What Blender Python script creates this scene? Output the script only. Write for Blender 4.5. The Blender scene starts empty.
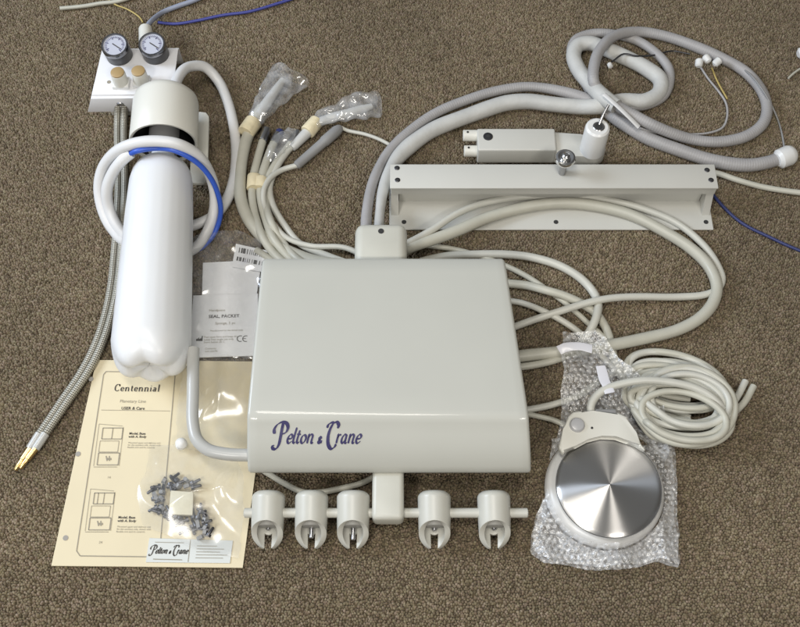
import bpy, bmesh, math, random
from mathutils import Vector, Matrix, noise
random.seed(7)
C = bpy.context.scene
COL = C.collection
V = Vector

# ------------------------------------------------------------------ camera
H, TH, F = 1.18, math.radians(62.0), 1050.0
fw = V((0, math.cos(TH), -math.sin(TH))); upv = V((0, math.sin(TH), math.cos(TH)))
def at(px, py, z=0.0):
    """world point at height z on the sight line of a picture point"""
    d = fw + V((1, 0, 0)) * ((px - 400) / F) + upv * ((313.5 - py) / F)
    t = (z - H) / d.z
    return V((d.x * t, d.y * t, z))
cam = bpy.data.objects.new('camera', bpy.data.cameras.new('camera'))
COL.objects.link(cam)
cam.location = (0, 0, H); cam.rotation_euler = (math.radians(90) - TH, 0, 0)
cam.data.sensor_width = 36; cam.data.lens = 36 * F / 800
cam.data.clip_start = 0.01; cam.data.clip_end = 100
C.camera = cam

# ------------------------------------------------------------------ materials
MATS = {}
def mat(name, col, rough=0.5, metal=0.0, bump=0.0, bscale=400.0, var=0.0, vscale=14.0, spec=0.5, sss=0.0, coat=0.0):
    if name in MATS: return MATS[name]
    m = bpy.data.materials.new(name); m.use_nodes = True
    nt = m.node_tree; N = nt.nodes; L = nt.links
    p = N['Principled BSDF']
    p.inputs['Base Color'].default_value = (*col, 1)
    p.inputs['Roughness'].default_value = rough
    p.inputs['Metallic'].default_value = metal
    p.inputs['Specular IOR Level'].default_value = spec
    if coat:
        p.inputs['Coat Weight'].default_value = coat; p.inputs['Coat Roughness'].default_value = 0.07
    if sss:
        p.inputs['Subsurface Weight'].default_value = sss
        p.inputs['Subsurface Radius'].default_value = (1, .95, .9); p.inputs['Subsurface Scale'].default_value = 0.012
    tc = N.new('ShaderNodeTexCoord')
    if var:
        n = N.new('ShaderNodeTexNoise'); n.inputs['Scale'].default_value = vscale; n.inputs['Detail'].default_value = 6
        L.new(tc.outputs['Object'], n.inputs['Vector'])
        r = N.new('ShaderNodeValToRGB')
        r.color_ramp.elements[0].position = .3; r.color_ramp.elements[1].position = .7
        r.color_ramp.elements[0].color = (*[c * (1 - var) for c in col], 1)
        r.color_ramp.elements[1].color = (*[min(1, c * (1 + var * .6)) for c in col], 1)
        L.new(n.outputs['Fac'], r.inputs['Fac']); L.new(r.outputs['Color'], p.inputs['Base Color'])
        mr = N.new('ShaderNodeMapRange'); mr.inputs['To Min'].default_value = max(0, rough - .08); mr.inputs['To Max'].default_value = min(1, rough + .08)
        L.new(n.outputs['Fac'], mr.inputs['Value']); L.new(mr.outputs['Result'], p.inputs['Roughness'])
    if bump:
        b = N.new('ShaderNodeBump'); b.inputs['Strength'].default_value = bump; b.inputs['Distance'].default_value = 0.001
        n2 = N.new('ShaderNodeTexNoise'); n2.inputs['Scale'].default_value = bscale; n2.inputs['Detail'].default_value = 3
        L.new(tc.outputs['Object'], n2.inputs['Vector']); L.new(n2.outputs['Fac'], b.inputs['Height'])
        L.new(b.outputs['Normal'], p.inputs['Normal'])
    MATS[name] = m
    return m

def carpet_mat():
    m = bpy.data.materials.new('heather_carpet'); m.use_nodes = True
    nt = m.node_tree; N = nt.nodes; L = nt.links; p = N['Principled BSDF']
    p.inputs['Roughness'].default_value = 1; p.inputs['Specular IOR Level'].default_value = 0.05
    p.inputs['Sheen Weight'].default_value = 0.15
    tc = N.new('ShaderNodeTexCoord')
    at_ = N.new('ShaderNodeAttribute'); at_.attribute_name = 'yarn'
    sep = N.new('ShaderNodeSeparateColor'); L.new(at_.outputs['Color'], sep.inputs['Color'])
    r = N.new('ShaderNodeValToRGB'); r.color_ramp.interpolation = 'LINEAR'
    e = r.color_ramp.elements
    e[0].position = 0; e[0].color = (.112, .088, .057, 1)
    e[1].position = 1; e[1].color = (.285, .243, .175, 1)
    for pos, c in ((.14, (.155, .126, .083)), (.30, (.186, .151, .098)), (.62, (.206, .169, .112)), (.86, (.230, .193, .134))):
        q = e.new(pos); q.color = (*c, 1)
    L.new(sep.outputs['Red'], r.inputs['Fac'])
    # broad, faint traffic variation
    n = N.new('ShaderNodeTexNoise'); n.inputs['Scale'].default_value = 5; n.inputs['Detail'].default_value = 5
    L.new(tc.outputs['Object'], n.inputs['Vector'])
    n3 = N.new('ShaderNodeTexNoise'); n3.inputs['Scale'].default_value = 90; n3.inputs['Detail'].default_value = 4
    L.new(tc.outputs['Object'], n3.inputs['Vector'])
    mr = N.new('ShaderNodeMapRange'); mr.inputs['To Min'].default_value = .86; mr.inputs['To Max'].default_value = 1.14
    mr.inputs['From Min'].default_value = .3; mr.inputs['From Max'].default_value = .7
    L.new(n.outputs['Fac'], mr.inputs['Value'])
    mr3 = N.new('ShaderNodeMapRange'); mr3.inputs['To Min'].default_value = .86; mr3.inputs['To Max'].default_value = 1.14
    mr3.inputs['From Min'].default_value = .3; mr3.inputs['From Max'].default_value = .7
    L.new(n3.outputs['Fac'], mr3.inputs['Value'])
    mm = N.new('ShaderNodeMath'); mm.operation = 'MULTIPLY'
    L.new(mr.outputs['Result'], mm.inputs[0]); L.new(mr3.outputs['Result'], mm.inputs[1])
    mul = N.new('ShaderNodeVectorMath'); mul.operation = 'SCALE'
    hue = N.new('ShaderNodeValToRGB'); hue.color_ramp.elements[0].color = (1.03, .93, .98, 1); hue.color_ramp.elements[1].color = (.97, .98, .89, 1)
    he = hue.color_ramp.elements.new(.5); he.color = (1.0, .96, .93, 1)
    L.new(sep.outputs['Green'], hue.inputs['Fac'])
    tint = N.new('ShaderNodeMixRGB'); tint.blend_type = 'MULTIPLY'; tint.inputs['Fac'].default_value = 1
    L.new(r.outputs['Color'], tint.inputs['Color1']); L.new(hue.outputs['Color'], tint.inputs['Color2'])
    L.new(tint.outputs['Color'], mul.inputs[0]); L.new(mm.outputs['Value'], mul.inputs['Scale'])
    L.new(mul.outputs['Vector'], p.inputs['Base Color'])
    b = N.new('ShaderNodeBump'); b.inputs['Strength'].default_value = .6; b.inputs['Distance'].default_value = .0008
    fb_ = N.new('ShaderNodeTexNoise'); fb_.inputs['Scale'].default_value = 1500; fb_.inputs['Detail'].default_value = 3
    L.new(tc.outputs['Object'], fb_.inputs['Vector']); L.new(fb_.outputs['Fac'], b.inputs['Height'])
    L.new(b.outputs['Normal'], p.inputs['Normal'])
    return m

def film_mat(name, tint, haze, gloss_rough, bubbles=False, base=(.9, .92, .95)):
    """thin clear plastic: mostly see-through, glossy skin, a little milky haze"""
    m = bpy.data.materials.new(name); m.use_nodes = True
    nt = m.node_tree; N = nt.nodes; L = nt.links
    out = N['Material Output']; N.remove(N['Principled BSDF'])
    tr = N.new('ShaderNodeBsdfTransparent'); tr.inputs['Color'].default_value = (*tint, 1)
    gl = N.new('ShaderNodeBsdfGlossy'); gl.inputs['Roughness'].default_value = gloss_rough
    gl.inputs['Color'].default_value = (1, 1, 1, 1)
    df = N.new('ShaderNodeBsdfDiffuse'); df.inputs['Color'].default_value = (*base, 1)
    m1 = N.new('ShaderNodeMixShader'); m2 = N.new('ShaderNodeMixShader')
    tc = N.new('ShaderNodeTexCoord')
    n = N.new('ShaderNodeTexNoise'); n.inputs['Scale'].default_value = 60 if not bubbles else 190; n.inputs['Detail'].default_value = 4
    L.new(tc.outputs['Object'], n.inputs['Vector'])
    mr = N.new('ShaderNodeMapRange'); mr.inputs['From Min'].default_value = .35; mr.inputs['From Max'].default_value = .68
    mr.inputs['To Min'].default_value = haze * .35; mr.inputs['To Max'].default_value = haze * 1.8
    L.new(n.outputs['Fac'], mr.inputs['Value']); L.new(mr.outputs['Result'], m1.inputs['Fac'])
    L.new(tr.outputs['BSDF'], m1.inputs[1]); L.new(df.outputs['BSDF'], m1.inputs[2])
    fr = N.new('ShaderNodeLayerWeight'); fr.inputs['Blend'].default_value = .5
    pw = N.new('ShaderNodeMath'); pw.operation = 'POWER'; pw.inputs[1].default_value = 4
    L.new(fr.outputs['Facing'], pw.inputs[0])
    ma = N.new('ShaderNodeMath'); ma.operation = 'MULTIPLY_ADD'; ma.inputs[1].default_value = .6; ma.inputs[2].default_value = .075
    L.new(pw.outputs[0], ma.inputs[0]); L.new(ma.outputs[0], m2.inputs['Fac'])
    L.new(m1.outputs['Shader'], m2.inputs[1]); L.new(gl.outputs['BSDF'], m2.inputs[2])
    b = N.new('ShaderNodeBump'); b.inputs['Strength'].default_value = .35 if bubbles or haze > .1 else .16; b.inputs['Distance'].default_value = .002
    n2 = N.new('ShaderNodeTexNoise'); n2.inputs['Scale'].default_value = 32; n2.inputs['Detail'].default_value = 2
    L.new(tc.outputs['Object'], n2.inputs['Vector']); L.new(n2.outputs['Fac'], b.inputs['Height'])
    for q in (gl, fr): L.new(b.outputs['Normal'], q.inputs['Normal'])
    L.new(m2.outputs['Shader'], out.inputs['Surface'])
    return m

def braid_mat():
    m = bpy.data.materials.new('steel_braid'); m.use_nodes = True
    nt = m.node_tree; N = nt.nodes; L = nt.links; p = N['Principled BSDF']
    p.inputs['Metallic'].default_value = .55; p.inputs['Roughness'].default_value = .42
    uv = N.new('ShaderNodeUVMap'); uv.uv_map = 'UVMap'
    sp = N.new('ShaderNodeSeparateXYZ'); L.new(uv.outputs['UV'], sp.inputs['Vector'])
    def sinw(sgn):
        a = N.new('ShaderNodeMath'); a.operation = 'MULTIPLY'; a.inputs[1].default_value = 6 * 2 * math.pi
        L.new(sp.outputs['X'], a.inputs[0])
        b = N.new('ShaderNodeMath'); b.operation = 'MULTIPLY'; b.inputs[1].default_value = sgn * 1150
        L.new(sp.outputs['Y'], b.inputs[0])
        c = N.new('ShaderNodeMath'); c.operation = 'ADD'; L.new(a.outputs[0], c.inputs[0]); L.new(b.outputs[0], c.inputs[1])
        d = N.new('ShaderNodeMath'); d.operation = 'SINE'; L.new(c.outputs[0], d.inputs[0]); return d
    s1, s2 = sinw(1), sinw(-1)
    mxm = N.new('ShaderNodeMath'); mxm.operation = 'MULTIPLY'; L.new(s1.outputs[0], mxm.inputs[0]); L.new(s2.outputs[0], mxm.inputs[1])
    mr = N.new('ShaderNodeMapRange'); mr.inputs['From Min'].default_value = -1; L.new(mxm.outputs[0], mr.inputs['Value'])
    r = N.new('ShaderNodeValToRGB'); r.color_ramp.elements[0].color = (.16, .15, .12, 1); r.color_ramp.elements[1].color = (.58, .555, .48, 1)
    r.color_ramp.elements[0].position = .15; r.color_ramp.elements[1].position = .85
    L.new(mr.outputs['Result'], r.inputs['Fac']); L.new(r.outputs['Color'], p.inputs['Base Color'])
    b = N.new('ShaderNodeBump'); b.inputs['Strength'].default_value = .7; b.inputs['Distance'].default_value = .001
    L.new(mr.outputs['Result'], b.inputs['Height']); L.new(b.outputs['Normal'], p.inputs['Normal'])
    return m

def turned_mat():
    """lathe turned steel: concentric brush lines, so lamps read as radial fans"""
    m = bpy.data.materials.new('turned_steel'); m.use_nodes = True
    nt = m.node_tree; N = nt.nodes; L = nt.links; p = N['Principled BSDF']
    p.inputs['Metallic'].default_value = 1; p.inputs['Roughness'].default_value = .31; p.inputs['Anisotropic Rotation'].default_value = .25
    p.inputs['Base Color'].default_value = (.78, .77, .76, 1)
    p.inputs['Anisotropic'].default_value = .97
    t = N.new('ShaderNodeTangent'); t.direction_type = 'RADIAL'; t.axis = 'Z'
    L.new(t.outputs['Tangent'], p.inputs['Tangent'])
    return m

IVORY = mat('ivory_paint', (.485, .487, .445), .42, var=.02, vscale=9, coat=.35, spec=.35)
IVORY2 = mat('ivory_plastic', (.54, .535, .475), .38, var=.05, vscale=25)
WARMWHITE = mat('warm_white_plastic', (.69, .68, .62), .35, var=.03)
WHITE = mat('white_plastic', (.74, .74, .73), .32, var=.03)
HDPE = mat('milky_bottle_plastic', (.75, .76, .77), .34, sss=.35, var=.02)
TUBE = mat('ivory_tubing', (.50, .49, .42), .4, var=.08, vscale=30)
TUBE2 = mat('pale_tubing', (.56, .555, .50), .38, var=.08, vscale=30)
GREYTUBE = mat('grey_tubing', (.37, .36, .36), .48, var=.10, vscale=30, bump=.3, bscale=300)
SLEEVE = mat('white_sleeve', (.54, .54, .52), .55, var=.10, vscale=35, bump=.4, bscale=180)
HOSEWHITE = mat('white_hose_plastic', (.70, .70, .70), .36, var=.03)
BLUE = mat('blue_tubing', (.035, .10, .50), .38)
NAVY = mat('navy_cable', (.03, .04, .14), .45)
STEELBLUE = mat('grey_blue_cable', (.30, .33, .42), .45)
CHROME = mat('chrome', (.72, .72, .72), .12, 1.0)
STEEL = mat('dull_steel', (.42, .42, .43), .3, 1.0, var=.15, vscale=60)
DARKSTEEL = mat('dark_steel', (.12, .12, .13), .35, .9, var=.3, vscale=80)
BRASS = mat('brass', (.66, .48, .22), .28, 1.0)
BLACK = mat('black_plastic', (.02, .02, .022), .35)
DARK = mat('dark_interior', (.03, .03, .03), .7)
TAN = mat('tan_button', (.40, .28, .13), .45)
INK = mat('ink_black', (.05, .045, .04), .6)
INKGREY = mat('ink_grey', (.30, .27, .21), .7)
LOGO = mat('logo_blue_ink', (.028, .024, .105), .4)
PAPER = mat('cream_paper', (.70, .615, .43), .7, var=.04, vscale=12)
CREAM = mat('cream_foam', (.74, .70, .55), .8, var=.05, bump=.3)
WPAPER = mat('white_paper', (.84, .85, .87), .65, var=.03)
CARD = mat('pale_card', (.62, .64, .62), .6, var=.05)
TAPE = mat('masking_tape', (.74, .65, .44), .7, var=.12, vscale=90, bump=.3)
DIAL = mat('dial_face', (.50, .52, .60), .3)
LINER = mat('grey_liner', (.30, .295, .275), .5)
HOLDER = mat('holder_plastic', (.53, .525, .475), .36, var=.04, vscale=40)
GREYPART = mat('grey_plastic', (.27, .27, .27), .45, var=.1)
PALEGREY = mat('pale_grey_plastic', (.55, .55, .53), .35, var=.05)
RUBBER = mat('rubber', (.04, .04, .04), .7)
YELLOW = mat('yellow_wire', (.45, .35, .12), .5)
CLEARBAG = film_mat('clear_bag', (.985, .985, .98), .06, .17)
HAZYBAG = film_mat('hazy_bag', (.99, .99, .99), .07, .15)
SLEEVEBAG = film_mat('sleeve_bag', (.98, .98, .98), .13, .12)
BUBBLE = film_mat('bubble_wrap', (.98, .98, .98), .24, .26, bubbles=True)
def rib(m, pitch, strength):
    nt = m.node_tree; N = nt.nodes; L = nt.links; p = N['Principled BSDF']
    uv = N.new('ShaderNodeUVMap'); uv.uv_map = 'UVMap'; sp = N.new('ShaderNodeSeparateXYZ'); L.new(uv.outputs['UV'], sp.inputs['Vector'])
    a = N.new('ShaderNodeMath'); a.operation = 'MULTIPLY'; a.inputs[1].default_value = 2 * math.pi / pitch; L.new(sp.outputs['Y'], a.inputs[0])
    c = N.new('ShaderNodeMath'); c.operation = 'SINE'; L.new(a.outputs[0], c.inputs[0])
    b = N.new('ShaderNodeBump'); b.inputs['Strength'].default_value = strength; b.inputs['Distance'].default_value = .0008; L.new(c.outputs[0], b.inputs['Height'])
    old = p.inputs['Normal'].links
    if old: L.new(old[0].from_socket, b.inputs['Normal'])
    L.new(b.outputs['Normal'], p.inputs['Normal'])
rib(GREYTUBE, .0034, .12)
BRAID = braid_mat()
TURNED = turned_mat()

# ------------------------------------------------------------------ object helpers
def finish(bm, sharp=35):
    bmesh.ops.recalc_face_normals(bm, faces=bm.faces[:])
    lim = math.radians(sharp)
    for f in bm.faces: f.smooth = True
    for e in bm.edges:
        if len(e.link_faces) == 2 and e.calc_face_angle(0) > lim: e.smooth = False

def tag(o, label, cat, group=None):
    o['label'] = label; o['category'] = cat
    if group: o['group'] = group
    return o

def thing(name, loc, label, cat, group=None):
    o = bpy.data.objects.new(name, None); COL.objects.link(o)
    o.location = loc; o.empty_display_size = .02
    return tag(o, label, cat, group)

def root_loc(o):
    while o.parent: o = o.parent
    return V(o.location)

def obj(name, bm, m, parent=None, sharp=35, origin=None, calc=True):
    """bm holds world coordinates; the object's origin is its thing's base"""
    if calc: finish(bm, sharp)
    if parent is not None: org = root_loc(parent)
    elif origin is not None: org = V(origin)
    else:
        xs = [v.co for v in bm.verts]
        org = V(((min(p.x for p in xs) + max(p.x for p in xs)) / 2, (min(p.y for p in xs) + max(p.y for p in xs)) / 2, min(p.z for p in xs)))
    bmesh.ops.translate(bm, verts=bm.verts[:], vec=-org)
    me = bpy.data.meshes.new(name); bm.to_mesh(me); bm.free()
    me.materials.append(m)
    o = bpy.data.objects.new(name, me); COL.objects.link(o)
    if parent is not None: o.parent = parent
    else: o.location = org
    return o

def catmull(pts, step=.004):
    P = [V(p) for p in pts]
    P = [P[0] * 2 - P[1]] + P + [P[-1] * 2 - P[-2]]
    out = []
    for i in range(1, len(P) - 2):
        p0, p1, p2, p3 = P[i - 1:i + 3]
        t0 = 0; t1 = t0 + max(1e-5, (p1 - p0).length ** .5); t2 = t1 + max(1e-5, (p2 - p1).length ** .5); t3 = t2 + max(1e-5, (p3 - p2).length ** .5)
        n = max(2, int((p2 - p1).length / step))
        for k in range(n):
            t = t1 + (t2 - t1) * k / n
            a1 = p0 * ((t1 - t) / (t1 - t0)) + p1 * ((t - t0) / (t1 - t0))
            a2 = p1 * ((t2 - t) / (t2 - t1)) + p2 * ((t - t1) / (t2 - t1))
            a3 = p2 * ((t3 - t) / (t3 - t2)) + p3 * ((t - t2) / (t3 - t2))
            b1 = a1 * ((t2 - t) / (t2 - t0)) + a2 * ((t - t0) / (t2 - t0))
            b2 = a2 * ((t3 - t) / (t3 - t1)) + a3 * ((t - t1) / (t3 - t1))
            out.append(b1 * ((t2 - t) / (t2 - t1)) + b2 * ((t - t1) / (t2 - t1)))
    out.append(P[-2])
    return out

def sweep(bm, pts, rad, seg=14, flat=None, rough=0.0):
    """tube through pts; rad a number or function of 0..1; flat = (wide, high) factors"""
    n = len(pts); tl = 0; dist = [0]
    for i in range(1, n): tl += (pts[i] - pts[i - 1]).length; dist.append(tl)
    uvl = bm.loops.layers.uv.get('UVMap') or bm.loops.layers.uv.new('UVMap')
    nrm = None; rings = []
    for i, p in enumerate(pts):
        d = (pts[min(i + 1, n - 1)] - pts[max(i - 1, 0)]).normalized()
        if nrm is None:
            nrm = d.cross(V((0, 0, 1)))
            if nrm.length < .01: nrm = V((1, 0, 0))
            nrm = (nrm - d * nrm.dot(d)).normalized()
        else:
            nrm = (nrm - d * nrm.dot(d)).normalized()
        bi = d.cross(nrm)
        r = (rad(dist[i] / tl) if callable(rad) else rad) * (1 + .05 * noise.noise(p * 24))
        ring = []
        for k in range(seg):
            a = 2 * math.pi * k / seg
            w, h = flat if flat else (1, 1)
            q = p + nrm * (math.cos(a) * r * w) + bi * (math.sin(a) * r * h)
            if rough: q += noise.noise_vector(q * 60) * rough
            ring.append(bm.verts.new(q))
        rings.append(ring)
    for i in range(n - 1):
        for k in range(seg):
            k2 = (k + 1) % seg
            f = bm.faces.new((rings[i][k], rings[i][k2], rings[i + 1][k2], rings[i + 1][k]))
            for lp, (u, v) in zip(f.loops, ((k / seg, dist[i]), ((k + 1) / seg, dist[i]), ((k + 1) / seg, dist[i + 1]), (k / seg, dist[i + 1]))):
                lp[uvl].uv = (u, v)
    bm.faces.new(rings[0][::-1]); bm.faces.new(rings[-1])
    return bm

def path(pts, dz):
    return [at(p[0], p[1], p[2] if len(p) > 2 else dz) for p in pts]

def tube_bm(pts, r, dz=None, seg=14, step=.004, wob=0.0):
    r_ = r(.5) if callable(r) else r
    """a hose through picture points (px, py[, z])"""
    P = catmull(path(pts, r_ + .001 if dz is None else dz), step)
    wob = wob or .0009
    if wob:
        P = [p + V((noise.noise(p * 17) * wob, noise.noise(p * 17 + V((9, 3, 1))) * wob, 0)) for p in P]
    return sweep(bmesh.new(), P, r, seg)

def tube(name, pts, r, m, label=None, cat='hose', group=None, parent=None, dz=None, wob=0.0, seg=14):
    bm = tube_bm(pts, r, dz, seg, wob=wob)
    o = obj(name, bm, m, parent, sharp=60)
    if label: tag(o, label, cat, group)
    return o

def frame_of(d, hint=V((0, 0, 1))):
    d = V(d).normalized(); x = d.cross(hint)
    if x.length < .001: x = V((1, 0, 0))
    x.normalize(); y = x.cross(d)      # y ~ hint side
    return x, y, d

def lathe(bm, org, d, prof, seg=32, caps=True):
    """profile = [(along, radius)...] about direction d"""
    x, y, d = frame_of(d); rings = []
    for t, r in prof:
        rings.append([bm.verts.new(V(org) + d * t + x * (math.cos(2 * math.pi * k / seg) * r) + y * (math.sin(2 * math.pi * k / seg) * r)) for k in range(seg)])
    for i in range(len(rings) - 1):
        for k in range(seg):
            bm.faces.new((rings[i][k], rings[i][(k + 1) % seg], rings[i + 1][(k + 1) % seg], rings[i + 1][k]))
    if caps: bm.faces.new(rings[0][::-1]); bm.faces.new(rings[-1])
    return bm

def box(bm, lo, hi, bev=0.0, seg=3):
    vs = [bm.verts.new((x, y, z)) for x in (lo[0], hi[0]) for y in (lo[1], hi[1]) for z in (lo[2], hi[2])]
    fs = [(0, 1, 3, 2), (4, 6, 7, 5), (0, 4, 5, 1), (2, 3, 7, 6), (0, 2, 6, 4), (1, 5, 7, 3)]
    faces = [bm.faces.new([vs[i] for i in f]) for f in fs]
    if bev:
        es = list({e for f in faces for e in f.edges})
        bmesh.ops.bevel(bm, geom=es, offset=bev, segments=seg, profile=.5, affect='EDGES')
    return bm

def prism(bm, pts, dvec, bev=0.0, seg=2):
    """outline (world points) pushed along dvec"""
    a = [bm.verts.new(p) for p in pts]; b = [bm.verts.new(V(p) + V(dvec)) for p in pts]
    n = len(a); fs = [bm.faces.new(a[::-1]), bm.faces.new(b)]
    for i in range(n): fs.append(bm.faces.new((a[i], a[(i + 1) % n], b[(i + 1) % n], b[i])))
    if bev:
        es = [e for e in bm.edges if e.verts[0] in a + b and e.verts[1] in a + b]
        bmesh.ops.bevel(bm, geom=es, offset=bev, segments=seg, profile=.5, affect='EDGES')
    return bm

def plate_with_holes(bm, lo, hi): return box(bm, lo, hi, .0006, 1)

# ------------------------------------------------------------------ lettering
GL = {
 'e': (.78, [[(.12, .48), (.62, .58), (.66, .84), (.42, 1), (.14, .74), (.1, .3), (.34, 0), (.74, .26)]]),
 'l': (.42, [[(.16, 1.75), (.1, .9), (.1, .2), (.22, 0), (.42, .18)]]),
 't': (.52, [[(.2, 1.45), (.14, .8), (.14, .2), (.27, 0), (.5, .2)], [(-.08, 1), (.46, 1)]]),
 'o': (.86, [[(.4, 1), (.12, .72), (.1, .3), (.36, 0), (.66, .28), (.7, .7), (.4, 1)]]),
 'n': (.98, [[(.0, .9), (.12, 1), (.12, .5), (.12, 0)], [(.12, .62), (.42, 1), (.66, .88), (.66, .4), (.68, .1), (.8, 0), (.94, .14)]]),
 'r': (.62, [[(.0, .9), (.12, 1), (.12, .5), (.12, 0)], [(.12, .6), (.32, .95), (.56, .92)]]),
 'a': (.94, [[(.62, .86), (.38, 1), (.12, .66), (.1, .24), (.3, 0), (.6, .4)], [(.64, 1), (.62, .5), (.64, .1), (.76, 0), (.92, .14)]]),
 'i': (.42, [[(.0, .9), (.14, 1), (.14, .4), (.14, .08), (.24, 0), (.38, .12)], [(.13, 1.36), (.17, 1.46)]]),
 'rC': (1.3, [[(1.12, 1.3), (1.06, 1.6), (.72, 1.78), (.3, 1.5), (.14, .9), (.28, .25), (.7, 0), (1.16, .32)], [(1.12, 1.25), (1.12, 1.8)]]),
 're': (.86, [[(.16, .55), (.7, .55), (.66, .86), (.42, 1), (.16, .8), (.1, .5), (.18, .15), (.46, 0), (.76, .24)]]),
 'rn': (1.16, [[(.2, 1), (.2, .5), (.2, 0)], [(.2, .7), (.5, 1), (.8, .9), (.86, .6), (.86, .3), (.86, 0)], [(0, 0), (.42, 0)], [(.66, 0), (1.08, 0)], [(0, .98), (.2, .98)]]),
 'rt': (.66, [[(.26, 1.4), (.26, .8), (.26, .25), (.38, .02), (.6, .12)], [(0, 1), (.56, 1)]]),
 'ri': (.5, [[(.22, 1), (.22, .5), (.22, 0)], [(0, 0), (.44, 0)], [(.02, .98), (.22, .98)], [(.22, 1.36), (.22, 1.5)]]),
 'ra': (.98, [[(.14, .78), (.3, .98), (.56, .96), (.66, .7), (.66, .3), (.7, .04), (.9, .06)], [(.66, .6), (.3, .5), (.1, .24), (.26, 0), (.5, .08), (.66, .3)]]),
 'rl': (.5, [[(.22, 1.8), (.22, 1), (.22, 0)], [(0, 0), (.44, 0)], [(.02, 1.78), (.22, 1.78)]]),
 '&': (.8, [[(.62, .02), (.3, .5), (.2, .8), (.36, .98), (.5, .8), (.2, .45), (.1, .2), (.3, 0), (.55, .2), (.68, .45)]]),
 'C': (1.5, [[(1.3, 1.35), (1.22, 1.72), (.86, 1.86), (.4, 1.6), (.2, .95), (.36, .25), (.8, -.02), (1.3, .3)]]),
 'Ps': (1.25, [[(.78, 2.25), (.62, 1.55), (.46, .7), (.22, -.2), (-.12, -.62), (-.46, -.58), (-.5, -.3), (-.3, -.2)],
             [(-.28, 1.05), (-.3, 1.5), (.05, 2.05), (.7, 2.35), (1.2, 2.2), (1.34, 1.72), (1.1, 1.22), (.68, 1.02)]]),
 'Cs': (1.35, [[(1.36, 1.65), (1.5, 2.0), (1.3, 2.34), (.9, 2.2), (.5, 1.6), (.24, .7), (.3, -.2), (.62, -.6), (1.0, -.42), (1.22, -.05)],
              [(.1, 1.7), (.3, 2.1), (.72, 2.3), (1.0, 2.28)]]),
}
def smooth2(pts, n=6): return [(p.x, p.y) for p in catmull([V((x, y, 0)) for x, y in pts], 1e9 if False else .12)]
def strokes_of(word, slant=.0, gap=.06):
    """word = list of glyph names; returns strokes and total width"""
    x0 = 0; out = []
    for g in word:
        if g == ' ': x0 += .45; continue
        w, ss = GL[g]
        sc = 1.0
        for s in ss: out.append([(x0 + x + slant * y, y) for x, y in smooth2(s)])
        x0 += w + gap
    return out, x0
def ink(bm, strokes, place, wmin, wmax, nib, bold=()):
    """broad-nib ribbons; place(x, y) -> world point"""
    nx, ny = math.cos(nib), math.sin(nib)
    for q, s in enumerate(strokes):
        rows = []; wm_ = wmax * (1.5 if q in bold else 1)
        for i, (x, y) in enumerate(s):
            a, b = s[max(0, i - 1)], s[min(len(s) - 1, i + 1)]
            dx, dy = b[0] - a[0], b[1] - a[1]; l = math.hypot(dx, dy) or 1; dx /= l; dy /= l
            w = wmin + (wm_ - wmin) * abs(dx * ny - dy * nx)
            if i in (0, len(s) - 1): w *= .6
            rows.append((bm.verts.new(place(x - dy * w / 2, y + dx * w / 2)), bm.verts.new(place(x + dy * w / 2, y - dx * w / 2))))
        for i in range(len(rows) - 1):
            bm.faces.new((rows[i][0], rows[i][1], rows[i + 1][1], rows[i + 1][0]))
def logo_strokes():
    out, x = strokes_of(['Ps'], 0); s2, w2 = strokes_of('elton', .30); s2 = [[(a * .86, b) for a, b in s] for s in s2]; w2 *= .86
    S = out + [[(px + 1.12, py) for px, py in s] for s in s2]; x = 1.12 + w2
    s3, w3 = strokes_of('&', .15); S += [[(px * .75 + x + .45, py * .75) for px, py in s] for s in s3]; x += .45 + .95
    global CAPC
    CAPC = len(S)
    s4, w4 = strokes_of(['Cs'], .0); S += [[(px + x + .1, py) for px, py in s] for s in s4]; x += .1 + 1.12
    s5, w5 = strokes_of('rane', .30); s5 = [[(a * .86, b) for a, b in s] for s in s5]; w5 *= .86; S += [[(px + x, py) for px, py in s] for s in s5]; x += w5
    return S, x

def text_bm(txt, size, place, bold=0.0):
    """flat print in the built-in face; place(x, y) -> world"""
    cu = bpy.data.curves.new('print', 'FONT'); cu.body = txt; cu.size = size; cu.offset = bold; cu.resolution_u = 2
    ob = bpy.data.objects.new('print', cu); COL.objects.link(ob)
    dg = bpy.context.evaluated_depsgraph_get(); dg.update()
    me = bpy.data.meshes.new_from_object(ob.evaluated_get(dg))
    bm = bmesh.new(); bm.from_mesh(me)
    bpy.data.objects.remove(ob); bpy.data.curves.remove(cu); bpy.data.meshes.remove(me)
    for v in bm.verts: v.co = place(v.co.x, v.co.y)
    return bm
def merge(bm, other):
    me = bpy.data.meshes.new('tmp'); other.to_mesh(me); other.free(); bm.from_mesh(me); bpy.data.meshes.remove(me)
def line(bm, a, b, w, n=V((0, 0, 1))):
    d = (b - a); s = n.cross(d).normalized() * (w / 2)
    bm.faces.new([bm.verts.new(p) for p in (a - s, b - s, b + s, a + s)])

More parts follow.
